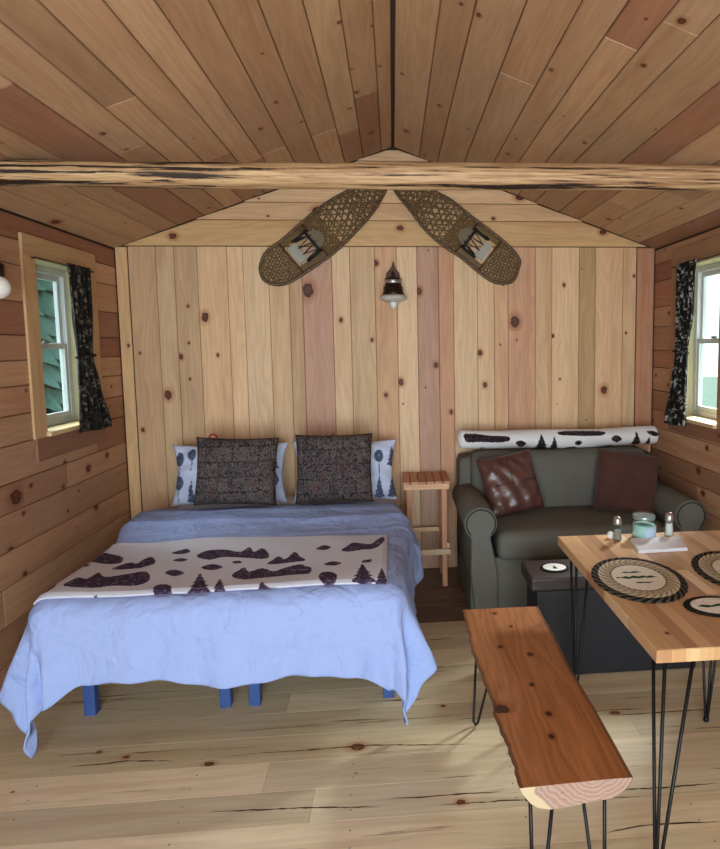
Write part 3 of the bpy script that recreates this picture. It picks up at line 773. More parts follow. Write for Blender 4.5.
def drape(x, y, off=0.0):
    """x,y = flat cloth coordinates; returns the draped point"""
    a = 0.0; sx = 0
    E0 = ex0-0.11*sms((y-3.25)/0.6); E1 = ex1+0.055*math.exp(-((y-3.5)/0.28)**2)
    if x < E0: a = E0-x; sx = -1
    elif x > E1: a = x-E1; sx = 1
    b = max(0.0, ey0-y)
    cx_ = min(max(x, E0), E1); cy_ = max(y, ey0)
    zt = topz(cx_, cy_)
    if a == 0 and b == 0: return (x, y, zt+off)
    hyp = math.hypot(a, b); nx_, ny_ = sx*a/hyp, -b/hyp
    d = (a**1.8+b**1.8)**(1/1.8) if a > 0 and b > 0 else hyp
    d += 0.085*min(1.0, b/0.3)*(sms((ex0+0.14-x)/0.16)+sms((x-ex1+0.14)/0.16))
    r = 0.085+off
    mn = min(a, b)
    if d < r*PI/2: hh = r*math.sin(d/r); dr_ = r*(1-math.cos(d/r))
    else:
        e_ = d-r*PI/2
        wd = sms((a-b)/(a+b)/0.6)
        fl_ = 0.05+(0.30 if sx < 0 else 0.34)*wd*math.exp(-max(0.0, y-ey0)/0.28)
        hh = r+fl_*e_; dr_ = r+e_
        s_ = x if b >= a else y
        wav = 0.012*math.sin(s_*17+0.8*math.sin(s_*5))+0.008*math.sin(s_*37+2)
        hh += wav*min(1, e_/0.25)
        if mn > 0:
            ang = math.atan2(b, a); hh += 0.030*math.sin(ang*7+0.6)*min(1, mn/0.1)*min(1, e_/0.2)
        if sx > 0 and b < 0.1: hh += 0.035*math.exp(-((y-3.45)/0.22)**2)*min(1, e_/0.05)
    px_, py_ = cx_+nx_*hh, cy_+ny_*hh
    pz = zt+off-dr_
    if pz < 0.02:
        px_ += nx_*(0.02-pz)*0.4; py_ += ny_*(0.02-pz)*0.4; pz = 0.02+0.004*math.sin(30*x)
    px_ = max(px_, XL+0.03)
    return (px_, py_, pz)
cx0, cx1, cy0, cy1 = ex0-0.395, ex1+0.37, ey0-0.385, 4.06
def duv(u, v):
    x = cx0+(cx1-cx0)*u
    hem = 0.018*math.sin(x*4.2+0.5)+0.01*math.sin(x*11)
    y0 = cy0+hem
    y = y0+(cy1-y0)*v
    side = 0.0
    # right side hem rises towards the head
    if y > 3.5:
        k = min(1, (y-3.5)/0.3)
        if x > ex1: x = ex1+(x-ex1)*(1-0.35*k)
    return drape(x, y)
t = NT('duvet_cotton')
n = t.noise(t.obj(), 6.0, 3.0, 0.6, dist=0.4)
t.base(lin(150, 169, 220), 0.85, 0, 0.15)
t.bump(n, 0.8, 0.05)
M['duvet'] = t.mat
mb = MB(); mb.grid(duv, 190, 170)
o = mb.build('duvet', M['duvet'], solid=0.008)
tagp(o, 'pale blue-white cotton duvet draped to the floor at both foot corners of the bed', 'duvet')

# ---- printed silhouettes: signed distance stored on the vertices
def sdist(poly, x, y):
    d = 1e9; n = len(poly); ins = False
    for i in range(n):
        x1, y1 = poly[i]; x2, y2 = poly[(i+1) % n]
        dx, dy = x2-x1, y2-y1; L2 = dx*dx+dy*dy or 1e-12
        t_ = max(0, min(1, ((x-x1)*dx+(y-y1)*dy)/L2))
        q = math.hypot(x-x1-t_*dx, y-y1-t_*dy)
        if q < d: d = q
        if (y1 > y) != (y2 > y) and x < dx*(y-y1)/dy+x1: ins = not ins
    return d if ins else -d
class Ink:
    def __init__(s, polys):
        s.P = [(min(p[0] for p in q)-0.02, max(p[0] for p in q)+0.02, min(p[1] for p in q)-0.02, max(p[1] for p in q)+0.02, q) for q in polys]
    def __call__(s, x, y):
        b = -0.02
        for (x0, x1, y0, y1, q) in s.P:
            if x0 < x < x1 and y0 < y < y1: b = max(b, sdist(q, x, y))
        return max(-0.02, min(0.02, b))
def ell(cx, cy, rx, ry, n=18): return [(cx+rx*math.cos(2*PI*k/n)*(1+0.08*math.sin(5*k)), cy+ry*math.sin(2*PI*k/n)) for k in range(n)]
def pine(cx, y0, w, h, n=5):
    """notched fir silhouette, base at y0"""
    Lp = []; Rp = []
    for k in range(n):
        yb = y0+h*(0.06+0.94*k/n); yt = y0+h*(0.06+0.94*(k+1)/n); wb = w*(1-k/n)*0.5; wt = w*(1-(k+1)/n)*0.5*0.62
        Rp += [(cx+wb, yb), (cx+max(wt, 0.001), yt)]; Lp += [(cx-wb, yb), (cx-max(wt, 0.001), yt)]
    return [(cx-w*0.05, y0), (cx+w*0.05, y0)]+Rp+Lp[::-1]
def ink_mat(name, ground, ink, ink2, scale=60, rough=0.9, fleece=0.25, lines=True):
    t = NT(name); a = t.attr('ink', 'Fac')
    p = t.obj(); n = t.noise(p, scale, 3.0, 0.6, dist=1.0)
    edge = t.math('ADD', a, t.math('MULTIPLY', t.math('SUBTRACT', n, 0.5), 0.018))
    m_ = t.ramp(edge, -0.0015, 0.0015)
    inner = t.mix(t.ramp(n, 0.55, 0.62), lin(*ink), lin(*ink2))
    t.base(t.mix(m_, lin(*ground), inner), rough, 0, 0.15)
    t.bump(t.noise(p, 220.0, 2.0), fleece, 0.004)
    return t.mat
M['throw'] = ink_mat('fleece_throw', (204, 208, 224), (60, 48, 72), (122, 106, 134))

# shapes on the throw, in bed-top metres
def flip(q): return q
polys = []
polys.append([(-0.925,2.998),(-0.906,3.084),(-0.822,3.096),(-0.742,3.052),(-0.712,3.117),(-0.674,3.043),(-0.646,3.097),(-0.595,2.995),(-0.615,2.938),(-0.793,2.982),(-0.851,2.947)])
polys.append([(-0.578,2.862),(-0.563,2.932),(-0.545,2.972),(-0.511,2.925),(-0.483,3.019),(-0.447,2.949),(-0.412,2.892),(-0.47,2.879)])
polys.append([(-0.701,2.725),(-0.689,2.788),(-0.67,2.824),(-0.638,2.773),(-0.59,2.814),(-0.534,2.769),(-0.493,2.812),(-0.432,2.844),(-0.403,2.811),(-0.376,2.788),(-0.373,2.703),(-0.444,2.703),(-0.565,2.686),(-0.639,2.674)])
polys.append([(-0.329,2.667),(-0.321,2.706),(-0.287,2.711),(-0.255,2.671),(-0.255,2.601),(-0.29,2.588),(-0.319,2.617)])
polys.append([(-0.263,3.014),(-0.24,3.069),(-0.216,3.12),(-0.179,3.109),(-0.124,3.09),(-0.098,3.166),(-0.067,3.22),(-0.062,3.13),(-0.103,3.017),(-0.174,3.003),(-0.226,2.987)])
polys.append([(-0.385,3.052),(-0.357,3.107),(-0.314,3.066),(-0.344,3.03)])
polys.append([(-0.564,2.568),(-0.554,2.629),(-0.529,2.592),(-0.455,2.583),(-0.377,2.582),(-0.372,2.545),(-0.479,2.546),(-0.536,2.537)])
polys.append([(-1.002,2.803),(-0.973,2.838),(-0.916,2.793),(-0.948,2.76)])
polys.append([(-1.066,3.07),(-1.042,3.101),(-1.006,3.125),(-0.977,3.065),(-1.014,3.042)])
polys.append([(-1.019,2.952),(-0.995,2.98),(-0.952,2.959),(-0.973,2.931)])
polys.append([(-0.865,2.848),(-0.827,2.888),(-0.766,2.841),(-0.805,2.807)])
polys.append([(-0.325,2.821),(-0.292,2.857),(-0.245,2.826),(-0.279,2.795)])
polys.append([(-0.157,2.84),(-0.116,2.855),(-0.118,2.815),(-0.151,2.809)])
polys.append([(-0.742,2.907),(-0.711,2.919),(-0.695,2.887),(-0.727,2.88)])
polys.append([(-1.407,3.016),(-1.412,3.092),(-1.415,3.153),(-1.359,3.115),(-1.284,3.063),(-1.256,2.977),(-1.321,2.965)])
polys.append([(-1.254,2.88),(-1.238,2.947),(-1.209,2.971),(-1.174,2.947),(-1.164,3.006),(-1.139,3.032),(-1.088,2.936),(-1.116,2.893),(-1.147,2.874)])
polys.append([(-1.354,2.668),(-1.357,2.733),(-1.346,2.773),(-1.3,2.75),(-1.291,2.837),(-1.238,2.77),(-1.175,2.79),(-1.091,2.823),(-1.038,2.728),(-1.067,2.665),(-1.16,2.667),(-1.229,2.643)])
polys.append([(-0.984,2.614),(-0.989,2.659),(-0.964,2.669),(-0.926,2.645),(-0.904,2.591),(-0.914,2.556),(-0.957,2.567)])
polys.append([(-1.204,2.537),(-1.201,2.566),(-1.196,2.593),(-1.154,2.543),(-1.173,2.528)])
polys.append([(-1.429,2.979),(-1.416,2.993),(-1.377,2.949),(-1.394,2.935)])
def pine3(a, b, c_):
    # affine fir: base left, base right, tip
    P = pine(0.5, 0.0, 1.0, 1.0, 5); mx, my = (a[0]+b[0])/2, (a[1]+b[1])/2
    return [(a[0]+(b[0]-a[0])*u+(c_[0]-mx)*v, a[1]+(b[1]-a[1])*u+(c_[1]-my)*v) for u, v in P]
polys = [smooth_closed(q, 3) for q in polys]
for (bl, br_, tp) in [[(-0.19,2.593),(-0.086,2.589),(-0.154,2.799)], [(-0.092,2.581),(-0.03,2.582),(-0.066,2.735)], [(-0.842,2.573),(-0.746,2.574),(-0.847,2.78)], [(-0.742,2.569),(-0.681,2.57),(-0.745,2.704)]]:
    polys.append(pine3(bl, br_, tp))
polys.append(ell(-1.41, 2.66, 0.02, 0.05))
ink = Ink(polys)
tx0, tx1 = -1.435, -0.045
def thr_xy(u, v):
    x = tx0+(tx1-tx0)*u; y0 = 2.592-0.006*(1-u)-0.004*math.sin(9*x); y1 = 3.30-0.01*u+0.01*math.sin(6*x)
    return x, y0+(y1-y0)*v
mb = MB(); vals = []
NU, NV = 270, 112
def thr(u, v):
    x, y = thr_xy(u, v); vals.append(ink(x, y))
    # soft edge
    ed = min(u*(tx1-tx0), (1-u)*(tx1-tx0), v*0.6, (1-v)*0.6)
    p = drape(x, y, 0.006+0.010*min(1, ed/0.02))
    return (p[0], p[1], p[2]+0.002*math.sin(x*9+y*5))
mb.grid(thr, NU, NV); mb.attr['ink'] = ('FLOAT', 'POINT', vals)
o = mb.build('throw_blanket', M['throw'], solid=0.006, fixn=False)
tagp(o, 'cream fleece throw printed with dark bears, moose and pines across the foot of the bed', 'blanket')

# ---- pillows
def pillow_fn(w, h, t_, corner=0.05, px=4):
    """returns fn(u,v,side) for a pillow centred at origin in x-z, thickness along y"""
    def fn(u, v, side):
        a, b = 2*u-1, 2*v-1
        e = (1-abs(a)**px)*(1-abs(b)**px)
        k = max(0, e)**0.5
        sx = 1-corner*(1-abs(b)**2*0.0)*(1-(abs(b)**3)) if False else 1
        # edges pull in between the corners
        x = a*w/2*(1-corner*(1-b*b)*abs(a)**2)
        z = b*h/2*(1-corner*(1-a*a)*abs(b)**2)
        y = side*t_/2*k
        return x, y, z
    return fn
def pillow(name, parent, loc, w, h, t_, rot, mat, corner=0.06, px=3, n=40, inkfn=None, wr=0.0, seed=1, sag=0.0):
    fn = pillow_fn(w, h, t_, corner, px); mb = MB(); vals = []
    rp = random.Random(seed); k1, k2, k3 = [rp.uniform(0, 6) for _ in range(3)]
    Rm = Matrix.Rotation(rot[2], 3, 'Z')@Matrix.Rotation(rot[0], 3, 'X')@Matrix.Rotation(rot[1], 3, 'Y')
    ids = {}
    for side in (-1, 1):
        for j in range(n+1):
            for i in range(n+1):
                if side == 1 and (i in (0, n) or j in (0, n)): ids[(1, i, j)] = ids[(-1, i, j)]; continue
                x, y, z = fn(i/n, j/n, side)
                if 0 < i < n and 0 < j < n:
                    a, b = 2*i/n-1, 2*j/n-1
                    y += side*wr*(math.sin(9*a+4*b*b+k1)*math.cos(7*b+3*a+k2)+0.6*math.sin(17*a*b+k3))*(1-a*a)**0.3*(1-b*b)**0.3
                if sag: z -= sag*(1-(2*i/n-1)**2)*max(0, z)/(h/2)
                p = Rm@Vector((x, y, z))+Vector(loc)
                ids[(side, i, j)] = mb.vert(p)
                if inkfn: vals.append(inkfn(x, z) if side < 0 else -0.02)
    for side in (-1, 1):
        for j in range(n):
            for i in range(n):
                q = (ids[(side, i, j)], ids[(side, i+1, j)], ids[(side, i+1, j+1)], ids[(side, i, j+1)])
                mb.face(q if side < 0 else q[::-1], 0, True)
    if inkfn: mb.attr['ink'] = ('FLOAT', 'POINT', vals)
    return mb.build(name, mat, parent, fixn=False)
M['sham'] = ink_mat('tree_print_cotton', (200, 210, 238), (74, 84, 112), (128, 138, 166), scale=40, fleece=0.03)
def tree_print(seed, w, h):
    rp = random.Random(seed); P = []
    def rnd_tree(cx, y0, s_):
        P.append([(cx-0.004, y0), (cx+0.004, y0), (cx+0.004, y0+0.10*s_), (cx-0.004, y0+0.10*s_)])
        P.append(ell(cx, y0+0.125*s_, 0.032*s_, 0.045*s_))
    x = -w/2+0.06; k = 0
    while x < w/2-0.03:
        for y0 in (-h/2+0.02, 0.02 if k % 2 else -0.03):
            if rp.random() < 0.5: rnd_tree(x, y0, rp.uniform(0.85, 1.15))
            else: P.append(pine(x, y0, 0.07, 0.15, 5))
            y0 += 0.2
        x += 0.085; k += 1
    return Ink(P)
t = NT('dark_patchwork')
p = t.obj()
br = t.new('ShaderNodeTexBrick'); t.set(br.inputs['Vector'], p); br.inputs['Scale'].default_value = 1.0
br.inputs['Color1'].default_value = lin(92, 82, 80); br.inputs['Color2'].default_value = lin(68, 62, 66); br.inputs['Mortar'].default_value = lin(34, 30, 34)
br.inputs['Brick Width'].default_value = 0.16; br.inputs['Row Height'].default_value = 0.09; br.inputs['Mortar Size'].default_value = 0.004
x_, y_, z_ = t.sep(p); t.set(br.inputs['Vector'], t.comb(x_, z_, 0.0))
n = t.voro(t.comb(x_, z_, 0.0), 48.0, feature='DISTANCE_TO_EDGE'); n2 = t.noise(p, 45.0, 3.0, 0.7, dist=1.5)
c1 = t.mix(t.ramp(t.math('MULTIPLY', n, -1.0), -0.07, -0.02), br.outputs['Color'], lin(110, 100, 96))
c1 = t.mix(t.ramp(n2, 0.52, 0.60), c1, lin(38, 34, 40))
c1 = t.mix(t.math('MULTIPLY', t.ramp(t.noise(p, 14.0, 1.0), 0.60, 0.68), 0.4), c1, lin(88, 56, 56))
t.base(c1, 0.9, 0, 0.15); t.bump(n2, 0.4, 0.004); M['patch'] = t.mat
sham_x = [(-1.052, 'white tree-print pillow behind the dark pillow on the left of the bed'), (-0.345, 'white tree-print pillow behind the dark pillow nearer the stool')]
for k, (cx_, lb) in enumerate(sham_x):
    w_, h_ = (0.745, 0.40) if k == 0 else (0.69, 0.41)
    o = pillow('bed_pillow', None, (cx_-0.02 if k == 0 else cx_+0.015, 4.25, 0.80), w_, h_, 0.17, (-0.25, 0.0, 0), M['sham'], corner=0.10, px=2.6, n=70, inkfn=tree_print(3+k, w_, h_), wr=0.014, seed=k)
    tagp(o, lb, 'pillow')
o1 = empty('throw_pillow', (-0.985, 4.06, 0.66), 'square dark patchwork-print pillow with a red loop on its top edge', 'pillow')
pillow('pillow_body', o1, (-0.975, 4.015, 0.862), 0.50, 0.42, 0.15, (-0.22, 0.03, 0.0), M['patch'], corner=0.05, px=4, wr=0.006, seed=5)
mb = MB(); mb.tube([(-1.12+0.022*math.cos(a), 4.06, 1.065+0.024*math.sin(a)) for a in [k*PI/8 for k in range(-1, 10)]], 0.006, 8)
mb.build('loop', simple('red_cord', (150, 48, 48), 0.7), o1)
o2 = pillow('throw_pillow', None, (-0.378, 4.015, 0.864), 0.48, 0.43, 0.15, (-0.22, 0.0, 0.0), M['patch'], corner=0.05, px=4, wr=0.006, seed=6)
tagp(o2, 'square dark patchwork-print pillow on the side of the bed nearer the stool', 'pillow')

# ------------------------------------------------------------------ stool
root = empty('stool', (0.2, 4.33, 0), 'narrow pinkish wood slatted stool between bed and sofa', 'stool')
TS = (196, 142, 112)
sl = [(0.048+k*0.0535, 0.048+k*0.0535+0.046, 4.165, 4.50, 0.708, 0.726) for k in range(6)]
stick('top_slats', root, sl, M['pine'], (190, 134, 104))
for y in (4.172, 4.475): stick('apron', root, [(0.055, 0.355, y, y+0.018, 0.672, 0.707)], M['pine'], (214, 172, 136))
for x in (0.072, 0.305):
    for y in (4.192, 4.44): stick('leg', root, [(x, x+0.034, y, y+0.034, 0, 0.672)], M['pine'], TS, kp=0.0)
stick('stretcher', root, [(0.05, 0.36, 4.176, 4.191, 0.225, 0.262)], M['pine'], (222, 190, 156))
stick('stretcher', root, [(0.06, 0.35, 4.475, 4.490, 0.300, 0.330)], M['pine'], (214, 176, 140))
for x in (0.058, 0.34): stick('stretcher', root, [(x, x+0.014, 4.192, 4.474, 0.265, 0.30)], M['pine'], (214, 176, 140))

# ------------------------------------------------------------------ sofa
t = NT('charcoal_slipcover'); p = t.obj(); n = t.noise(p, 3.0, 3.0); n2 = t.noise(p, 260.0, 2.0)
c1 = t.mix(n, lin(90, 89, 84), lin(114, 112, 105)); t.base(c1, 0.88, 0, 0.2); 
t.bump(t.math('ADD', n2, t.math('MULTIPLY', n, 1.5)), 0.25, 0.004); M['sofa'] = t.mat
M['sofapipe'] = simple('sofa_piping', (40, 40, 38), 0.85)
root = empty('sofa', (1.11, 4.0, 0), 'charcoal grey slipcovered two-seat sofa with rolled arms', 'sofa')
SX0, SX1, SF = 0.585, 1.645, 3.62
mb = MB(); mb.box(0.43, 1.80, SF+0.02, 4.46, 0.02, 0.37); mb.build('base', M['sofa'], root, bevel=0.012)
def rbox(name, x0, x1, y0, y1, z0, z1, bev, puff=0.02, puffy=0.0, n=18, shear=0.0, mat=None, par=None):
    """cushion: rounded box with puffed top (and front)"""
    mb = MB(); cx_, cy_, cz_ = (x0+x1)/2, (y0+y1)/2, (z0+z1)/2; hx, hy, hz = (x1-x0)/2, (y1-y0)/2, (z1-z0)/2
    def shape(d):
        # box-map direction in [-1,1]^3 surface point with rounding
        q = Vector((d[0]*hx, d[1]*hy, d[2]*hz))
        core = Vector((max(-hx+bev, min(hx-bev, q.x)), max(-hy+bev, min(hy-bev, q.y)), max(-hz+bev, min(hz-bev, q.z))))
        v = q-core
        if v.length > 1e-9: q = core+v.normalized()*bev
        fx, fy = 1-(q.x/hx)**2, 1-(q.y/hy)**2; fz = 1-(q.z/hz)**2
        q.z += puff*max(0, fx)**0.5*max(0, fy)**0.5*(1 if q.z > 0 else 0.0)
        q.y -= puffy*max(0, fx)**0.5*max(0, fz)**0.5*(1 if q.y < 0 else 0)
        q.y += shear*(q.z+hz)
        return q+Vector((cx_, cy_, cz_))
    def face(ax, sg):
        o = [i for i in range(3) if i != ax]
        def fn(u, v):
            # denser sampling towards the edges
            uu = math.sin((2*u-1)*PI/2)*0.35+(2*u-1)*0.65; vv = math.sin((2*v-1)*PI/2)*0.35+(2*v-1)*0.65
            d = [0, 0, 0]; d[ax] = sg; d[o[0]] = uu; d[o[1]] = vv; return shape(d)
        mb.grid(fn, n, n)
    for ax in range(3):
        for sg in (-1, 1): face(ax, sg)
    bm = None
    o = mb.build(name, mat or M['sofa'], par or root, fixn=False)
    b2 = bmesh.new(); b2.from_mesh(o.data); bmesh.ops.remove_doubles(b2, verts=b2.verts, dist=0.0004)
    bmesh.ops.recalc_face_normals(b2, faces=b2.faces); b2.to_mesh(o.data); b2.free()
    return o
rbox('seat_cushion', SX0+0.004, SX1-0.004, SF-0.02, 4.24, 0.355, 0.525, 0.05, puff=0.022, puffy=0.02, n=26)
rbox('backrest', SX0-0.08, SX1+0.08, 4.13, 4.33, 0.40, 0.905, 0.06, puff=0.0, puffy=0.03, n=26, shear=0.12)
rbox('back_frame', 0.43, 1.80, 4.24, 4.50, 0.05, 0.87, 0.05, puff=0, n=12)
for sgn, cx_ in ((-1, 0.487), (1, 1.745)):
    # rolled arm: profile in x-z extruded along y
    prof = []
    r = 0.098; zc_ = 0.592
    for k in range(23):
        a = math.radians(-55+ (290-0)*k/22) if sgn > 0 else math.radians(235-290*k/22)
        prof.append((cx_+r*math.cos(a), zc_+r*math.sin(a)))
    # prof runs from inner/outer bottom around the roll
    if sgn < 0: # left arm: starts outer-bottom(235deg) -> over the top -> inner bottom (-55)
        prof = prof+[(cx_+0.098, 0.30), (cx_+0.098, 0.02), (cx_-0.035, 0.02), (cx_-0.060, 0.30)]
    else:
        prof = prof+[(cx_-0.098, 0.30), (cx_-0.098, 0.02), (cx_+0.035, 0.02), (cx_+0.060, 0.30)][0:0]+[(cx_-0.070, 0.30), (cx_-0.098, 0.02), (cx_+0.035, 0.02), (cx_+0.060, 0.30)]
    mb = MB(); mb.extrude_poly(prof, SF-0.03, 4.36, lambda u, v, a: (u, a, v), smooth=False)
    arm = mb.build('armrest', M['sofa'], root, bevel=0.014, seg=3)
    for p_ in arm.data.polygons:
        if abs(p_.normal.y) < 0.5: p_.use_smooth = True
    # piping following the scroll
    pts = []
    for k in range(24):
        a = math.radians(225-270*k/23) if sgn < 0 else math.radians(-45+270*k/23)
        pts.append((cx_+0.084*math.cos(a), SF-0.032, zc_+0.084*math.sin(a)))
    mb = MB(); mb.tube(pts, 0.0042, 6); mb.build('piping', M['sofapipe'], arm)
# feet
for x in (0.47, 1.72):
    for y in (SF+0.06, 4.40):
        mb = MB(); mb.box(x, x+0.05, y, y+0.05, 0.0, 0.03); mb.build('foot', M['black'], root)

# rolled blanket on the sofa back
t_cx, t_cz, t_r = 4.31, 0.976, 0.063
def rolls_ink():
    P = []
    # (X, s) with s measured down the visible front of the roll, from ypx
    def q(pts): P.append(smooth_closed([(x, z) for x, z in pts], 3))
    q([(0.465,1.021),(0.532,1.026),(0.66,1.01),(0.769,1.004),(0.772,0.975),(0.692,0.964),(0.563,0.971),(0.483,0.973)])
    q([(0.815,0.958),(0.847,0.977),(0.889,0.953),(0.853,0.925)])
    q([(0.563,0.906),(0.589,0.931),(0.617,0.915),(0.611,0.892)])
    q([(1.23,0.944),(1.251,0.967),(1.279,0.946),(1.254,0.931)])
    q([(1.114,1.025),(1.278,1.024),(1.411,1.018),(1.411,0.995),(1.246,0.996),(1.147,1.005)])
    q([(1.126,1.026),(1.281,1.026),(1.431,1.019),(1.422,0.998),(1.266,0.995),(1.126,1.005)])
    q([(1.222,0.947),(1.25,0.965),(1.279,0.949),(1.254,0.928)])
    q([(1.479,0.972),(1.513,0.996),(1.554,0.967),(1.517,0.943)])
    q([(1.729,1.012),(1.776,1.017),(1.824,0.994),(1.785,0.98)])
    q([(1.438,0.917),(1.501,0.922),(1.505,0.9),(1.446,0.901)])
    q([(1.173,0.915),(1.235,0.919),(1.238,0.898),(1.173,0.899)])
    q([(0.772,0.901),(0.853,0.908),(0.853,0.886),(0.772,0.885)])
    for (a, b) in [[(0.938,0.9),(1.049,1.01)], [(1.046,0.9),(1.118,0.996)], [(1.609,0.897),(1.708,1.019)], [(1.71,0.888),(1.779,0.983)]]:
        P.append(pine((a[0]+b[0])/2, a[1], b[0]-a[0], b[1]-a[1], 4))
    return Ink(P)
ri = rolls_ink()
mb = MB(); vals = []
rx0, rx1 = 0.43, 1.825
def rollfn(u, v):
    # u around, v along
    a = 2*PI*u; x = rx0+(rx1-rx0)*v
    endf = min(1.0, min(v, 1-v)*(rx1-rx0)/0.03); rr_ = t_r*(0.55+0.45*math.sqrt(max(0, 1-(1-endf)**2)))*(1+0.04*math.sin(3*a+9*x)+0.03*math.sin(x*7))
    y = t_cx-rr_*1.15*math.cos(a); z = t_cz+rr_*math.sin(a)+0.006*math.sin(x*4)
    vals.append(ri(x, z) if math.cos(a) > -0.3 else -0.02)
    return (x, y, z)
idx = mb.grid(rollfn, 72, 230, wrapu=True)
mb.face(idx[0]); mb.face(idx[-1][::-1])
mb.attr['ink'] = ('FLOAT', 'POINT', vals)
M['throw2'] = ink_mat('fleece_roll', (226, 226, 228), (40, 32, 36), (92, 78, 80))
o = mb.build('rolled_blanket', M['throw2'], fixn=False)
tagp(o, 'white fleece blanket with dark pine and bear print rolled along the sofa back', 'blanket')

# sofa pillows
t = NT('glossy_brown_leather'); p = t.obj(); x_, y_, z_ = t.sep(p)
n = t.noise(p, 16.0, 4.0, 0.6, dist=0.8); n2 = t.voro(p, 160.0)
t.base(t.mix(n, lin(64, 34, 30), lin(98, 62, 56)), t.math('MULTIPLY_ADD', n, 0.25, 0.22), 0, 0.6)
t.bump(t.math('ADD', n, t.math('MULTIPLY', n2, 0.05)), 0.35, 0.012); M['leather'] = t.mat
rootp = empty('leather_pillow', (0.76, 3.99, 0.56), 'glossy brown four-panel leather pillow leaning at the left end of the sofa', 'pillow')
LP = Vector((0.735, 3.995, 0.735)); RL = (-0.34, -0.16, 0.12)
pillow('pillow_body', rootp, LP, 0.37, 0.385, 0.12, RL, M['leather'], corner=0.04, px=4, wr=0.006, seed=9)
Rm = Matrix.Rotation(RL[2], 3, 'Z')@Matrix.Rotation(RL[0], 3, 'X')@Matrix.Rotation(RL[1], 3, 'Y')
fnp = pillow_fn(0.37, 0.40, 0.12, 0.04, 4)
mb = MB()
for axis in (0, 1):
    pts = []
    for k in range(3, 38):
        u, v = (k/40, 0.5) if axis == 0 else (0.5, k/40)
        q = fnp(u, v, -1); pts.append(Rm@Vector((q[0], q[1]-0.001, q[2]))+LP)
    mb.tube(pts, 0.0032, 6)
mb.build('seam', simple('seam_dark', (48, 26, 24), 0.6), rootp)
t = NT('brown_velour'); p = t.obj(); n = t.noise(p, 7.0, 3.0, 0.55, dist=0.6)
t.base(t.mix(n, lin(62, 34, 30), lin(92, 58, 50)), 0.8, 0, 0.25); t.b.inputs['Sheen Weight'].default_value = 0.15; t.bump(n, 0.4, 0.02); M['velour'] = t.mat
rootp = empty('velour_pillow', (1.52, 4.0, 0.56), 'matte dark brown square pillow at the right end of the sofa', 'pillow')
pillow('pillow_body', rootp, (1.500, 4.00, 0.718), 0.40, 0.40, 0.12, (-0.34, 0.15, -0.10), M['velour'], corner=0.03, px=5, wr=0.005, seed=12)
mb = MB(); mb.box(1.668, 1.682, 4.065, 4.068, 0.905, 0.95, rot=Matrix.Rotation(0.1, 3, 'Y')); mb.build('tag', simple('pink_tag', (178, 132, 118), 0.8), rootp)

# ------------------------------------------------------------------ ottoman chest
root = empty('ottoman', (1.07, 3.07, 0), 'dark storage ottoman with brown lid and shade-toned navy sides under the table', 'ottoman')
mb = MB(); mb.box(0.668, 1.48, 2.948, 3.185, 0.0, 0.432); mb.build('body', simple('navy_shaded_leatherette', (17, 19, 27), 0.6, nz=0.1, bump=0.1), root, bevel=0.008)  # shading of the sides put into their colour, darker than the lid
mb = MB(); mb.box(0.640, 1.50, 2.935, 3.20, 0.435, 0.503); mb.build('lid', simple('brown_leatherette', (46, 36, 38), 0.45, nz=0.15, bump=0.15), root, bevel=0.012, seg=3)

# ---- braided mats (ellipses; concentric braid rings)
def braid_mat(name, rings, scalex):
    t = NT(name)
    r = t.attr('rad', 'Fac'); a = t.attr('arc', 'Fac')
    ck = t.math('SINE', t.math('ADD', t.math('MULTIPLY', a, 160.0*scalex), t.math('MULTIPLY', r, 45.0)))
    n = t.noise(t.obj(), 90.0, 3.0, 0.6)
    c1 = None
    col0 = lin(*rings[0][1])
    for (r0, ca, cb) in rings:
        alt = t.mix(t.ramp(t.math('ADD', ck, t.math('MULTIPLY', t.math('SUBTRACT', n, 0.5), 1.2)), -0.1, 0.1), lin(*ca), lin(*cb))
        c1 = alt if c1 is None else t.mix(t.ramp(r, r0-0.004, r0+0.004), c1, alt)
    ik = t.attr('ink', 'Fac')
    c1 = t.mix(t.ramp(t.math('ADD', ik, t.math('MULTIPLY', t.math('SUBTRACT', n, 0.5), 0.004)), -0.0006, 0.0006), c1, lin(16, 70, 46))
    t.base(c1, 0.9, 0, 0.15)
    t.bump(t.math('ADD', t.math('MULTIPLY', ck, 0.5), n), 0.5, 0.003)
    return t.mat
MR = [(0.0, (236, 234, 226), (226, 222, 210)), (0.56, (86, 66, 58), (168, 148, 128)), (0.60, (182, 172, 150), (158, 146, 124)), (0.72, (152, 138, 118), (206, 198, 178)), (0.80, (176, 164, 140), (212, 204, 184)), (0.85, (18, 18, 18), (84, 80, 72))]
CR = [(0.0, (236, 234, 228), (226, 222, 214)), (0.80, (20, 20, 22), (38, 36, 34))]
M['mat'] = braid_mat('braided_mat', MR, 1.0); M['mat2'] = braid_mat('braided_trivet', CR, 1.0)
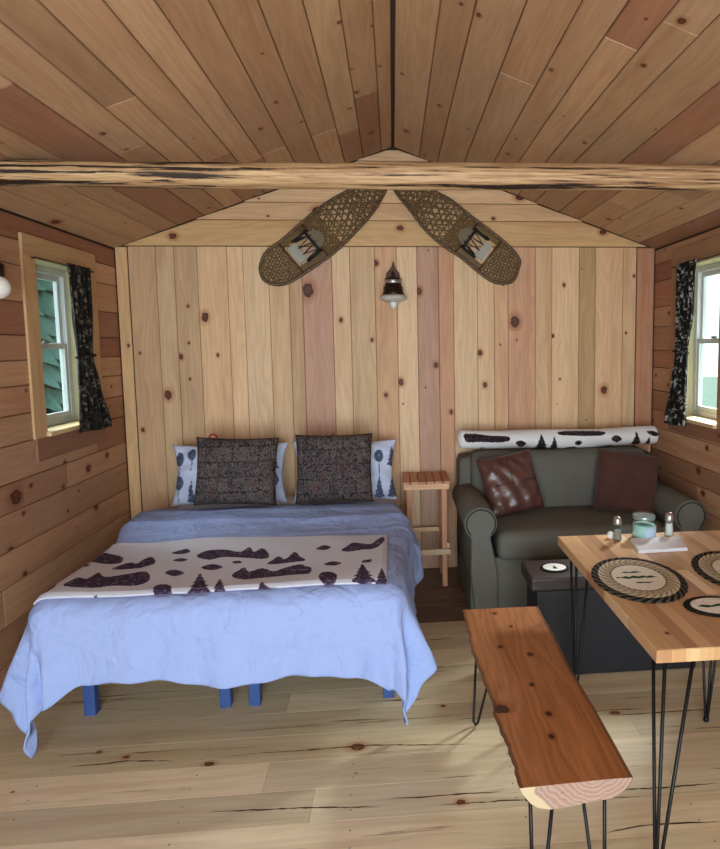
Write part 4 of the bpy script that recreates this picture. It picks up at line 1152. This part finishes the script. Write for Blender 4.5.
def oval_mat(name, c, rx, ry, ang, z, mat, label, cat, motif, group=None, thick=0.007, nr=40, na=96):
    motif = [[(x*math.cos(ang)+y*math.sin(ang), -x*math.sin(ang)+y*math.cos(ang)) for x, y in q] for q in motif]
    mb = MB(); rad = []; arc = []; iv = []
    ca, sa = math.cos(ang), math.sin(ang); ik = Ink(motif)
    def add(r, k, h):
        a = 2*PI*k/na; x, y = rx*r*math.cos(a), ry*r*math.sin(a)
        if r > 0.97: x *= 1+0.008*math.sin(a*34); y *= 1+0.008*math.sin(a*34)
        mb.vert((c[0]+x*ca-y*sa, c[1]+x*sa+y*ca, z+h)); rad.append(r); arc.append(a/(2*PI)*(2*PI)*(rx+ry)/2*1.0); iv.append(ik(x, y))
    rs = [k/nr for k in range(1, nr+1)]
    add(0, 0, thick)
    for r in rs:
        for k in range(na): add(r, k, thick*(0.86+0.14*abs(math.sin(r*rx/0.022*PI/1.0)))*(1 if r < 0.995 else 0.55))
    for k in range(na): mb.face((0, 1+k, 1+(k+1) % na), 0, True)
    for j in range(nr-1):
        for k in range(na): mb.face((1+j*na+k, 1+(j+1)*na+k, 1+(j+1)*na+(k+1) % na, 1+j*na+(k+1) % na), 0, True)
    b0 = len(mb.v)
    for k in range(na): add(0.99, k, 0.0)
    for k in range(na): mb.face((1+(nr-1)*na+k, b0+k, b0+(k+1) % na, 1+(nr-1)*na+(k+1) % na), 0, True)
    mb.face([b0+k for k in range(na)][::-1])
    mb.attr = {'rad': ('FLOAT', 'POINT', rad), 'arc': ('FLOAT', 'POINT', arc), 'ink': ('FLOAT', 'POINT', iv)}
    o = mb.build(name, mat, None, fixn=False); tagp(o, label, cat, group); return o

# ------------------------------------------------------------------ table
TX0, TX1, TY0, TY1, TZ = 0.722, 1.52, 1.672, 2.765, 0.76
root = empty('dining_table', ((TX0+TX1)/2, (TY0+TY1)/2, 0), 'butcher block dining table on black steel hairpin legs', 'table')
mb = MB(); rt = random.Random(8)
BT = [(214, 178, 132), (206, 166, 120), (224, 192, 150), (194, 150, 106), (212, 172, 128), (228, 200, 162), (184, 138, 98), (208, 168, 124)]
rows = []; x = TX0+0.003
while x < TX1-0.01:
    w = 0.0415; x2 = min(x+w, TX1-0.003); rows.append((x, x2, TY0+0.003, TY1-0.003, TY0+0.003, TY1-0.003)); x = x2
planks(mb, lambda u, v, h: (v, u, TZ+h), rows, BT, rt, jlen=(0.14, 0.42), kd=0.06, kr=(0.002, 0.005), gap=0.0, cham=0.0003, depth=0.0003)
# sides and underside
def side_q(q, gcoord, tone, seed):
    mb.face([mb.vert(p) for p in q])
    for p, g in zip(q, gcoord): mb.attr['gr'][2].append((g[0]+seed, g[1]+seed*1.7, seed)); mb.attr['knot'][2].append((0, 0, 0)); mb.attr['tone'][2].append(lin(*tone))
zb = TZ-0.038
for i, r_ in enumerate(rows):
    tn_ = rt.choice(BT); a, b = r_[0], r_[1]
    if i == 0: a = TX0
    if i == len(rows)-1: b = TX1
    for yy, o_ in ((TY0, 0), (TY1, 1)):
        q = [(a, yy, zb), (b, yy, zb), (b, yy, TZ-0.002), (a, yy, TZ-0.002)]
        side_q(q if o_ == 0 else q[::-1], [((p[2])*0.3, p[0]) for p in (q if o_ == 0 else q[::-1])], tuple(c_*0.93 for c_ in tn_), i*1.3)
    q = [(a, TY0, TZ-0.002), (b, TY0, TZ-0.002), (b, TY0+0.003, TZ), (a, TY0+0.003, TZ)]
    side_q(q, [(p[2], p[0]) for p in q], tn_, i)
y = TY0
while y < TY1-0.001:
    y2 = min(y+rt.uniform(0.15, 0.4), TY1); tn_ = rt.choice(BT)
    for xx, o_ in ((TX0, 0), (TX1, 1)):
        q = [(xx, y2, zb), (xx, y, zb), (xx, y, TZ-0.002), (xx, y2, TZ-0.002)]
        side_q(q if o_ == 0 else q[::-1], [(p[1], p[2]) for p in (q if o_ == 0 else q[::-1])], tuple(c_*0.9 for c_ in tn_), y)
    q = [(TX0, y2, TZ-0.002), (TX0, y, TZ-0.002), (TX0+0.003, y, TZ), (TX0+0.003, y2, TZ)]
    side_q(q, [(p[1], p[0]) for p in q], tn_, y)
    y = y2
q = [(TX0, TY0, zb), (TX0, TY1, zb), (TX1, TY1, zb), (TX1, TY0, zb)]
side_q(q, [(p[1], p[0]) for p in q], BT[0], 3)
mb.build('tabletop', M['block'], root, fixn=False)
def hairpin(parent, cx_, cy_, dx, dy, h, foot, nrod=3, r=0.0058, spread=0.095, cross=None):
    """rods from a corner plate to a common rounded foot"""
    mb = MB()
    mb.box(min(cx_, cx_+dx*0.11), max(cx_, cx_+dx*0.11), min(cy_, cy_+dy*0.11), max(cy_, cy_+dy*0.11), h-0.005, h)
    fx, fy = foot
    tops = [(cx_+dx*0.012, cy_+dy*0.012), (cx_+dx*0.012, cy_+dy*0.10), (cx_+dx*0.10, cy_+dy*0.012)] if nrod == 3 else cross
    for k, (tx, ty) in enumerate(tops):
        ox, oy = (tx-fx)*0.10, (ty-fy)*0.10
        mb.tube([(tx, ty, h-0.003), (fx+ox, fy+oy, 0.035), (fx+ox*0.6, fy+oy*0.6, 0.014), (fx, fy, 0.007)], r, 8)
    mb.lathe([(0.011, 0.0), (0.014, 0.006), (0.012, 0.016), (0.006, 0.022)], (fx, fy, 0), 12)
    return mb.build('leg', M['black'], parent)
hairpin(root, 0.760, 1.715, 1, 1, zb, (0.757, 1.728))
hairpin(root, 1.49, 1.715, -1, 1, zb, (1.46, 1.74))
hairpin(root, 0.755, 2.72, 1, -1, zb, (0.785, 2.69))
hairpin(root, 1.40, 2.60, -1, -1, zb, (1.31, 2.51))

mot = [[(-0.085, 0.0), (-0.075, 0.012), (-0.06, 0.004), (-0.045, 0.016), (-0.03, 0.006), (-0.01, 0.018), (0.005, 0.006), (0.02, 0.015), (0.035, 0.005), (0.05, 0.012), (0.06, 0.003), (0.085, 0.002), (0.06, -0.005), (0.04, -0.012), (0.02, -0.005), (0.0, -0.013), (-0.02, -0.005), (-0.04, -0.014), (-0.055, -0.005)],
       [(-0.05, 0.052), (-0.03, 0.062), (-0.01, 0.054), (0.01, 0.063), (0.03, 0.054), (0.04, 0.052), (0.02, 0.046), (-0.02, 0.046)], [(-0.035, -0.052), (-0.01, -0.044), (0.01, -0.050), (0.045, -0.048), (0.02, -0.060), (-0.02, -0.058)]]
MATS = 'braided oval place mats on the table'
oval_mat('place_mat', (0.879, 2.212), 0.228, 0.166, 1.437, TZ, M['mat'], 'oval braided place mat with dark green trees nearest the bench', 'place mat', mot, MATS)
oval_mat('place_mat', (1.285, 2.235), 0.232, 0.166, 1.437, TZ, M['mat'], 'oval braided place mat cut off by the right edge of the picture', 'place mat', mot, MATS)
mot2 = [[(-0.07, 0.0), (-0.05, 0.012), (-0.02, 0.004), (0.01, 0.015), (0.04, 0.005), (0.07, 0.003), (0.04, -0.009), (0.0, -0.004), (-0.04, -0.012)]]
oval_mat('trivet', (1.04, 1.935), 0.110, 0.082, -0.1, TZ, M['mat2'], 'small round black-rimmed braided trivet at the near edge of the table', 'trivet', mot2)
oval_mat('trivet', (0.785, 3.065), 0.072, 0.066, 0, 0.503, M['mat2'], 'small round black-rimmed trivet with a tree on the ottoman lid', 'trivet', [pine(0, -0.025, 0.03, 0.05, 3)])

# things on the table
t = NT('clear_glass'); t.b.inputs['Transmission Weight'].default_value = 0.0
tr = t.new('ShaderNodeBsdfTransparent'); tr.inputs[0].default_value = (0.88, 0.93, 0.93, 1)
gl = t.new('ShaderNodeBsdfGlossy'); gl.inputs['Roughness'].default_value = 0.04
fr = t.new('ShaderNodeLayerWeight'); fr.inputs[0].default_value = 0.12
mx = t.new('ShaderNodeMixShader'); t.t.links.new(fr.outputs['Facing'], mx.inputs[0]); t.t.links.new(tr.outputs[0], mx.inputs[1]); t.t.links.new(gl.outputs[0], mx.inputs[2]); t.t.links.new(mx.outputs[0], t.out.inputs[0])
M['clear'] = t.mat
M['chrome'] = simple('brushed_steel', (190, 188, 184), 0.28, 0.9)
def shaker(x, y, fill, label, fm):
    r_ = empty('shaker', (x, y, TZ), label, 'shaker'); z = TZ+0.001
    mb = MB(); mb.lathe([(0.020, z), (0.0215, z+0.004), (0.0195, z+0.035), (0.0165, z+0.066), (0.0165, z+0.074)], (x, y, 0), 10, smooth=False); mb.build('glass_body', M['clear'], r_)
    mb = MB(); mb.lathe([(0.0165, z+0.004), (0.0175, z+0.010), (0.0160, z+0.035), (0.0145, z+fill)], (x, y, 0), 12); mb.build('contents', fm, r_)
    mb = MB(); mb.lathe([(0.0185, z+0.070), (0.0190, z+0.074), (0.0185, z+0.088), (0.0170, z+0.094), (0.0145, z+0.101), (0.008, z+0.106), (0.002, z+0.107)], (x, y, 0), 20); mb.build('cap', M['chrome'], r_)
shaker(0.966, 2.675, 0.045, 'glass shaker with pepper left of the candle jar', simple('pepper', (150, 144, 134), 0.9, nz=0.5, nscale=900))
shaker(1.212, 2.700, 0.062, 'glass shaker with white salt right of the candle jar', simple('salt', (226, 226, 226), 0.8))
r_ = empty('candle_jar', (1.095, 2.70, TZ), 'aqua candle in a glass jar with a blue-white label', 'candle'); z = TZ+0.001
mb = MB(); mb.lathe([(0.048, z), (0.052, z+0.006), (0.052, z+0.066), (0.046, z+0.076), (0.044, z+0.080), (0.047, z+0.084), (0.047, z+0.106), (0.044, z+0.108)], (1.095, 2.70, 0), 28); mb.build('glass_jar', M['clear'], r_)
mb = MB(); mb.lathe([(0.045, z+0.004), (0.0485, z+0.010), (0.0485, z+0.058), (0.040, z+0.062)], (1.095, 2.70, 0), 28); mb.build('wax', simple('aqua_wax', (166, 212, 206), 0.5), r_)
mb = MB()
def labf(u, v):
    a = -1.85+1.35*u; return (1.095+0.0528*math.cos(a), 2.70+0.0528*math.sin(a), z+0.006+0.052*v)
mb.grid(labf, 14, 2); mb.build('label_sticker', simple('label_paper', (176, 204, 226), 0.7), r_, solid=0.0006)
mb = MB(); mb.lathe([(0.0475, z+0.086), (0.0485, z+0.088), (0.0485, z+0.098), (0.0475, z+0.10)], (1.095, 2.70, 0), 28); mb.build('clasp_ring', simple('grey_ring', (150, 168, 168), 0.3, 0.6), r_)
mb = MB(); nap = [(0.985, 2.483), (1.203, 2.495), (1.243, 2.656), (1.016, 2.656)]
for k in range(5):
    s_ = 1-0.006*k; ccx, ccy = 1.112, 2.572
    mb.extrude_poly([(ccx+(x-ccx)*s_+0.001*(k % 2), ccy+(y-ccy)*s_) for x, y in nap], TZ+0.0012+0.0026*k, TZ+0.0034+0.0026*k, lambda u, v, a: (u, v, a))
tagp(mb.build('napkin_stack', simple('white_paper', (236, 240, 250), 0.85), bevel=0.0008), 'stack of white paper napkins in front of the candle jar', 'napkins')
mb = MB(); mb.lathe([(0.008, 0), (0.014, 0.004), (0.016, 0.014), (0.012, 0.026), (0.004, 0.031)], (0.945, 2.705, TZ), 18)
tagp(mb.build('salt_cellar', simple('white_ceramic', (236, 236, 234), 0.3)), 'tiny white ceramic egg-shaped pot left of the pepper shaker', 'pot')

# ------------------------------------------------------------------ bench
root = empty('bench', (0.47, 2.15, 0), 'live-edge reddish wood slab bench on black hairpin legs', 'bench')
Lp = [(0.285,2.743),(0.286,2.613),(0.286,2.49),(0.28,2.373),(0.283,2.279),(0.293,2.158),(0.296,2.085),(0.302,2.022),(0.302,1.964),(0.296,1.909),(0.302,1.86),(0.306,1.812),(0.312,1.749),(0.313,1.661),(0.311,1.571)]
Rp = [(0.627,2.737),(0.623,2.601),(0.627,2.469),(0.623,2.333),(0.618,2.205),(0.622,2.048),(0.626,1.91),(0.626,1.729),(0.625,1.582)]
def interp(P, y):
    P = sorted(P, key=lambda p: p[1])
    if y <= P[0][1]: return P[0][0]
    for a, b in zip(P, P[1:]):
        if y <= b[1]: return a[0]+(b[0]-a[0])*(y-a[1])/(b[1]-a[1])
    return P[-1][0]
y0b, y1b = 1.575, 2.738
mb = MB(); NY, NX = 120, 30
gr = []; tn = []; kn = []; 
TH = 0.068
def sec(y):
    xl, xr_ = interp(Lp, y), interp(Rp, y)
    xl += 0.0015*math.sin(y*61)+0.001*math.sin(y*133)
    pts = []
    for k in range(NX+1): pts.append((xl+(xr_-xl)*k/NX, 0.45))
    w = xr_-xl
    # bark side: right edge undercuts, then flat bottom, then left edge
    for (fx, fz) in ((0.985, -0.014), (0.93, -0.035), (0.86, -0.052), (0.80, -0.058), (0.6, -0.062), (0.4, -0.066), (0.27, -0.068), (0.16, -0.062), (0.09, -0.048), (0.03, -0.024), (0.0, -0.006)):
        pts.append((xl+w*fx, 0.45+fz+0.002*math.sin(17*y+9*fx)))
    return pts
secs = []
for j in range(NY+1):
    y = y0b+(y1b-y0b)*j/NY; f = 0.0
    ys_ = y+0.0
    secs.append([mb.vert((x, y+ (0.030*(x-0.32)/0.3 if j == 0 else 0)*0.4, z)) for x, z in sec(y)])
npf = len(secs[0]); fidx = []
def corner(vi, rim):
    x, y, z = mb.v[vi]
    gr.append((y+3.0, x+(0.45-z)*0.6+7, 4.2)); 
KB = [(0.468,2.549,0.007),(0.394,2.372,0.009),(0.497,2.3,0.01),(0.456,2.085,0.008),(0.472,1.905,0.01),(0.452,1.788,0.009),(0.328,1.943,0.022),(0.421,2.685,0.01)]
KB = sorted([(k[1], k[0], k[2]) for k in KB])
for j in range(NY):
    ym = y0b+(y1b-y0b)*(j+0.5)/NY
    kb = min(KB, key=lambda k: abs(k[0]-ym))
    for k in range(npf):
        k2 = (k+1) % npf
        mb.face((secs[j][k], secs[j][k2], secs[j+1][k2], secs[j+1][k]), 0, k >= NX)
        top = k < NX
        for vi in mb.f[-1]:
            x, y, z = mb.v[vi]; corner(vi, 0)
            kn.append((kb[0]+3.0, kb[1]+7, kb[2]) if top else (0, 0, 0))
            fx = (x-interp(Lp, y))/0.3
            if top: tn.append(lin(158, 102, 62) if 0 < k < NX-1 else lin(110, 72, 48))
            elif 0.12 < fx < 0.80: tn.append(lin(150, 112, 86))
            else: tn.append(lin(96, 66, 48))
for s_, rev in ((0, False), (NY, True)):
    mb.face(secs[s_][::-1] if rev else secs[s_], 1)
    for vi in mb.f[-1]: corner(vi, 0); kn.append((0, 0, 0)); tn.append(lin(214, 170, 140))
mb.attr = {'gr': ('FLOAT_VECTOR', 'CORNER', gr), 'knot': ('FLOAT_VECTOR', 'CORNER', kn), 'tone': ('FLOAT_COLOR', 'CORNER', tn)}
t = NT('end_grain'); p = t.obj(); x_, y_, z_ = t.sep(p)
dx_ = t.math('SUBTRACT', x_, 0.05); dz_ = t.math('SUBTRACT', z_, 0.475)
d = t.math('SQRT', t.math('ADD', t.math('POWER', t.math('MULTIPLY', dx_, 0.75), 2.0), t.math('POWER', dz_, 2.0)))
n = t.noise(p, 14.0, 3.0, 0.6); d2 = t.math('ADD', d, t.math('MULTIPLY', n, 0.045))
rg = t.math('MULTIPLY_ADD', t.math('SINE', t.math('MULTIPLY', d2, 520.0)), 0.5, 0.5)
c1 = t.mix(rg, lin(162, 134, 120), lin(142, 112, 100))
c1 = t.mix(t.ramp(t.math('SUBTRACT', d2, 0.0), 0.148, 0.154), c1, lin(184, 164, 132))
c1 = t.mix(t.ramp(t.math('SUBTRACT', n, 0.0), 0.62, 0.68), c1, lin(110, 84, 76))
t.base(c1, 0.7)
mb.build('seat', [M['slab'], t.mat], root, fixn=False)
def bench_leg(p0, p1, foot, f2):
    mb = MB(); h = 0.384; r = 0.0055
    xa, xb = sorted((p0[0], p1[0])); ya, yb = sorted((p0[1], p1[1]))
    mb.box(xa-0.015, xb+0.015, ya-0.015, yb+0.015, h-0.004, h+0.004)
    mb.tube([(p0[0], p0[1], h), (foot[0], foot[1], 0.02), ((foot[0]+f2[0])/2, (foot[1]+f2[1])/2, 0.0065), (f2[0], f2[1], 0.02), (p1[0], p1[1], h)], r, 8)
    return mb.build('leg', M['black'], root)
bench_leg((0.352, 1.63), (0.440, 1.70), (0.367, 1.655), (0.396, 1.668))
bench_leg((0.562, 1.63), (0.512, 1.70), (0.575, 1.655), (0.556, 1.668))
bench_leg((0.335, 2.62), (0.415, 2.55), (0.312, 2.585), (0.330, 2.572))
bench_leg((0.60, 2.62), (0.520, 2.55), (0.590, 2.585), (0.575, 2.572))

# ------------------------------------------------------------------ outdoors
mb = MB()
mb.box(-30, 30, -12, 40, -0.75, -0.6)
tagp(mb.build('ground', simple('grass_ground', (150, 164, 140), 0.95, nz=0.3, nscale=3)), kind='structure')
leaf = simple('evergreen_foliage', (54, 84, 74), 0.9, nz=0.6, nscale=9); bark = simple('tree_bark', (92, 76, 62), 0.9, nz=0.3)
def tree(x, y, h, r, seed, label):
    rr_ = random.Random(seed); o = empty('evergreen_tree', (x, y, -0.6), label, 'tree'); o['group'] = 'evergreens outside the left window'
    mb = MB(); mb.tube([(x, y, -0.6), (x, y, h*0.5), (x, y, h-0.3)], [0.14, 0.09, 0.02], 8); mb.build('trunk', bark, o)
    mb = MB(); nl = 18
    for k in range(nl):
        z0 = 0.2+(h-0.4)*k/nl; R_ = r*(1-k/nl)+0.15; m_ = 40
        top = mb.vert((x, y, z0+h/nl*2.6)); ring = []
        for j in range(m_):
            a = 2*PI*j/m_+rr_.uniform(-0.05, 0.05); q = R_*(1.0 if j % 2 else 0.72)*rr_.uniform(0.85, 1.1)
            ring.append(mb.vert((x+q*math.cos(a), y+q*math.sin(a), z0-0.12*rr_.uniform(0.2, 1.2)*(1 if j % 2 else 0))))
        for j in range(m_): mb.face((top, ring[j], ring[(j+1) % m_]))
    mb.build('foliage', leaf, o, fixn=False)
for (x, y, h, r, s_, lb_) in ((-4.6, 8.0, 5.2, 1.2, 1, 'green conifer nearest the cabin, outside the left window'), (-7.4, 11.5, 6.4, 1.5, 3, 'tall green conifer farther off, outside the left window')):
    tree(x, y, h, r, s_, lb_)
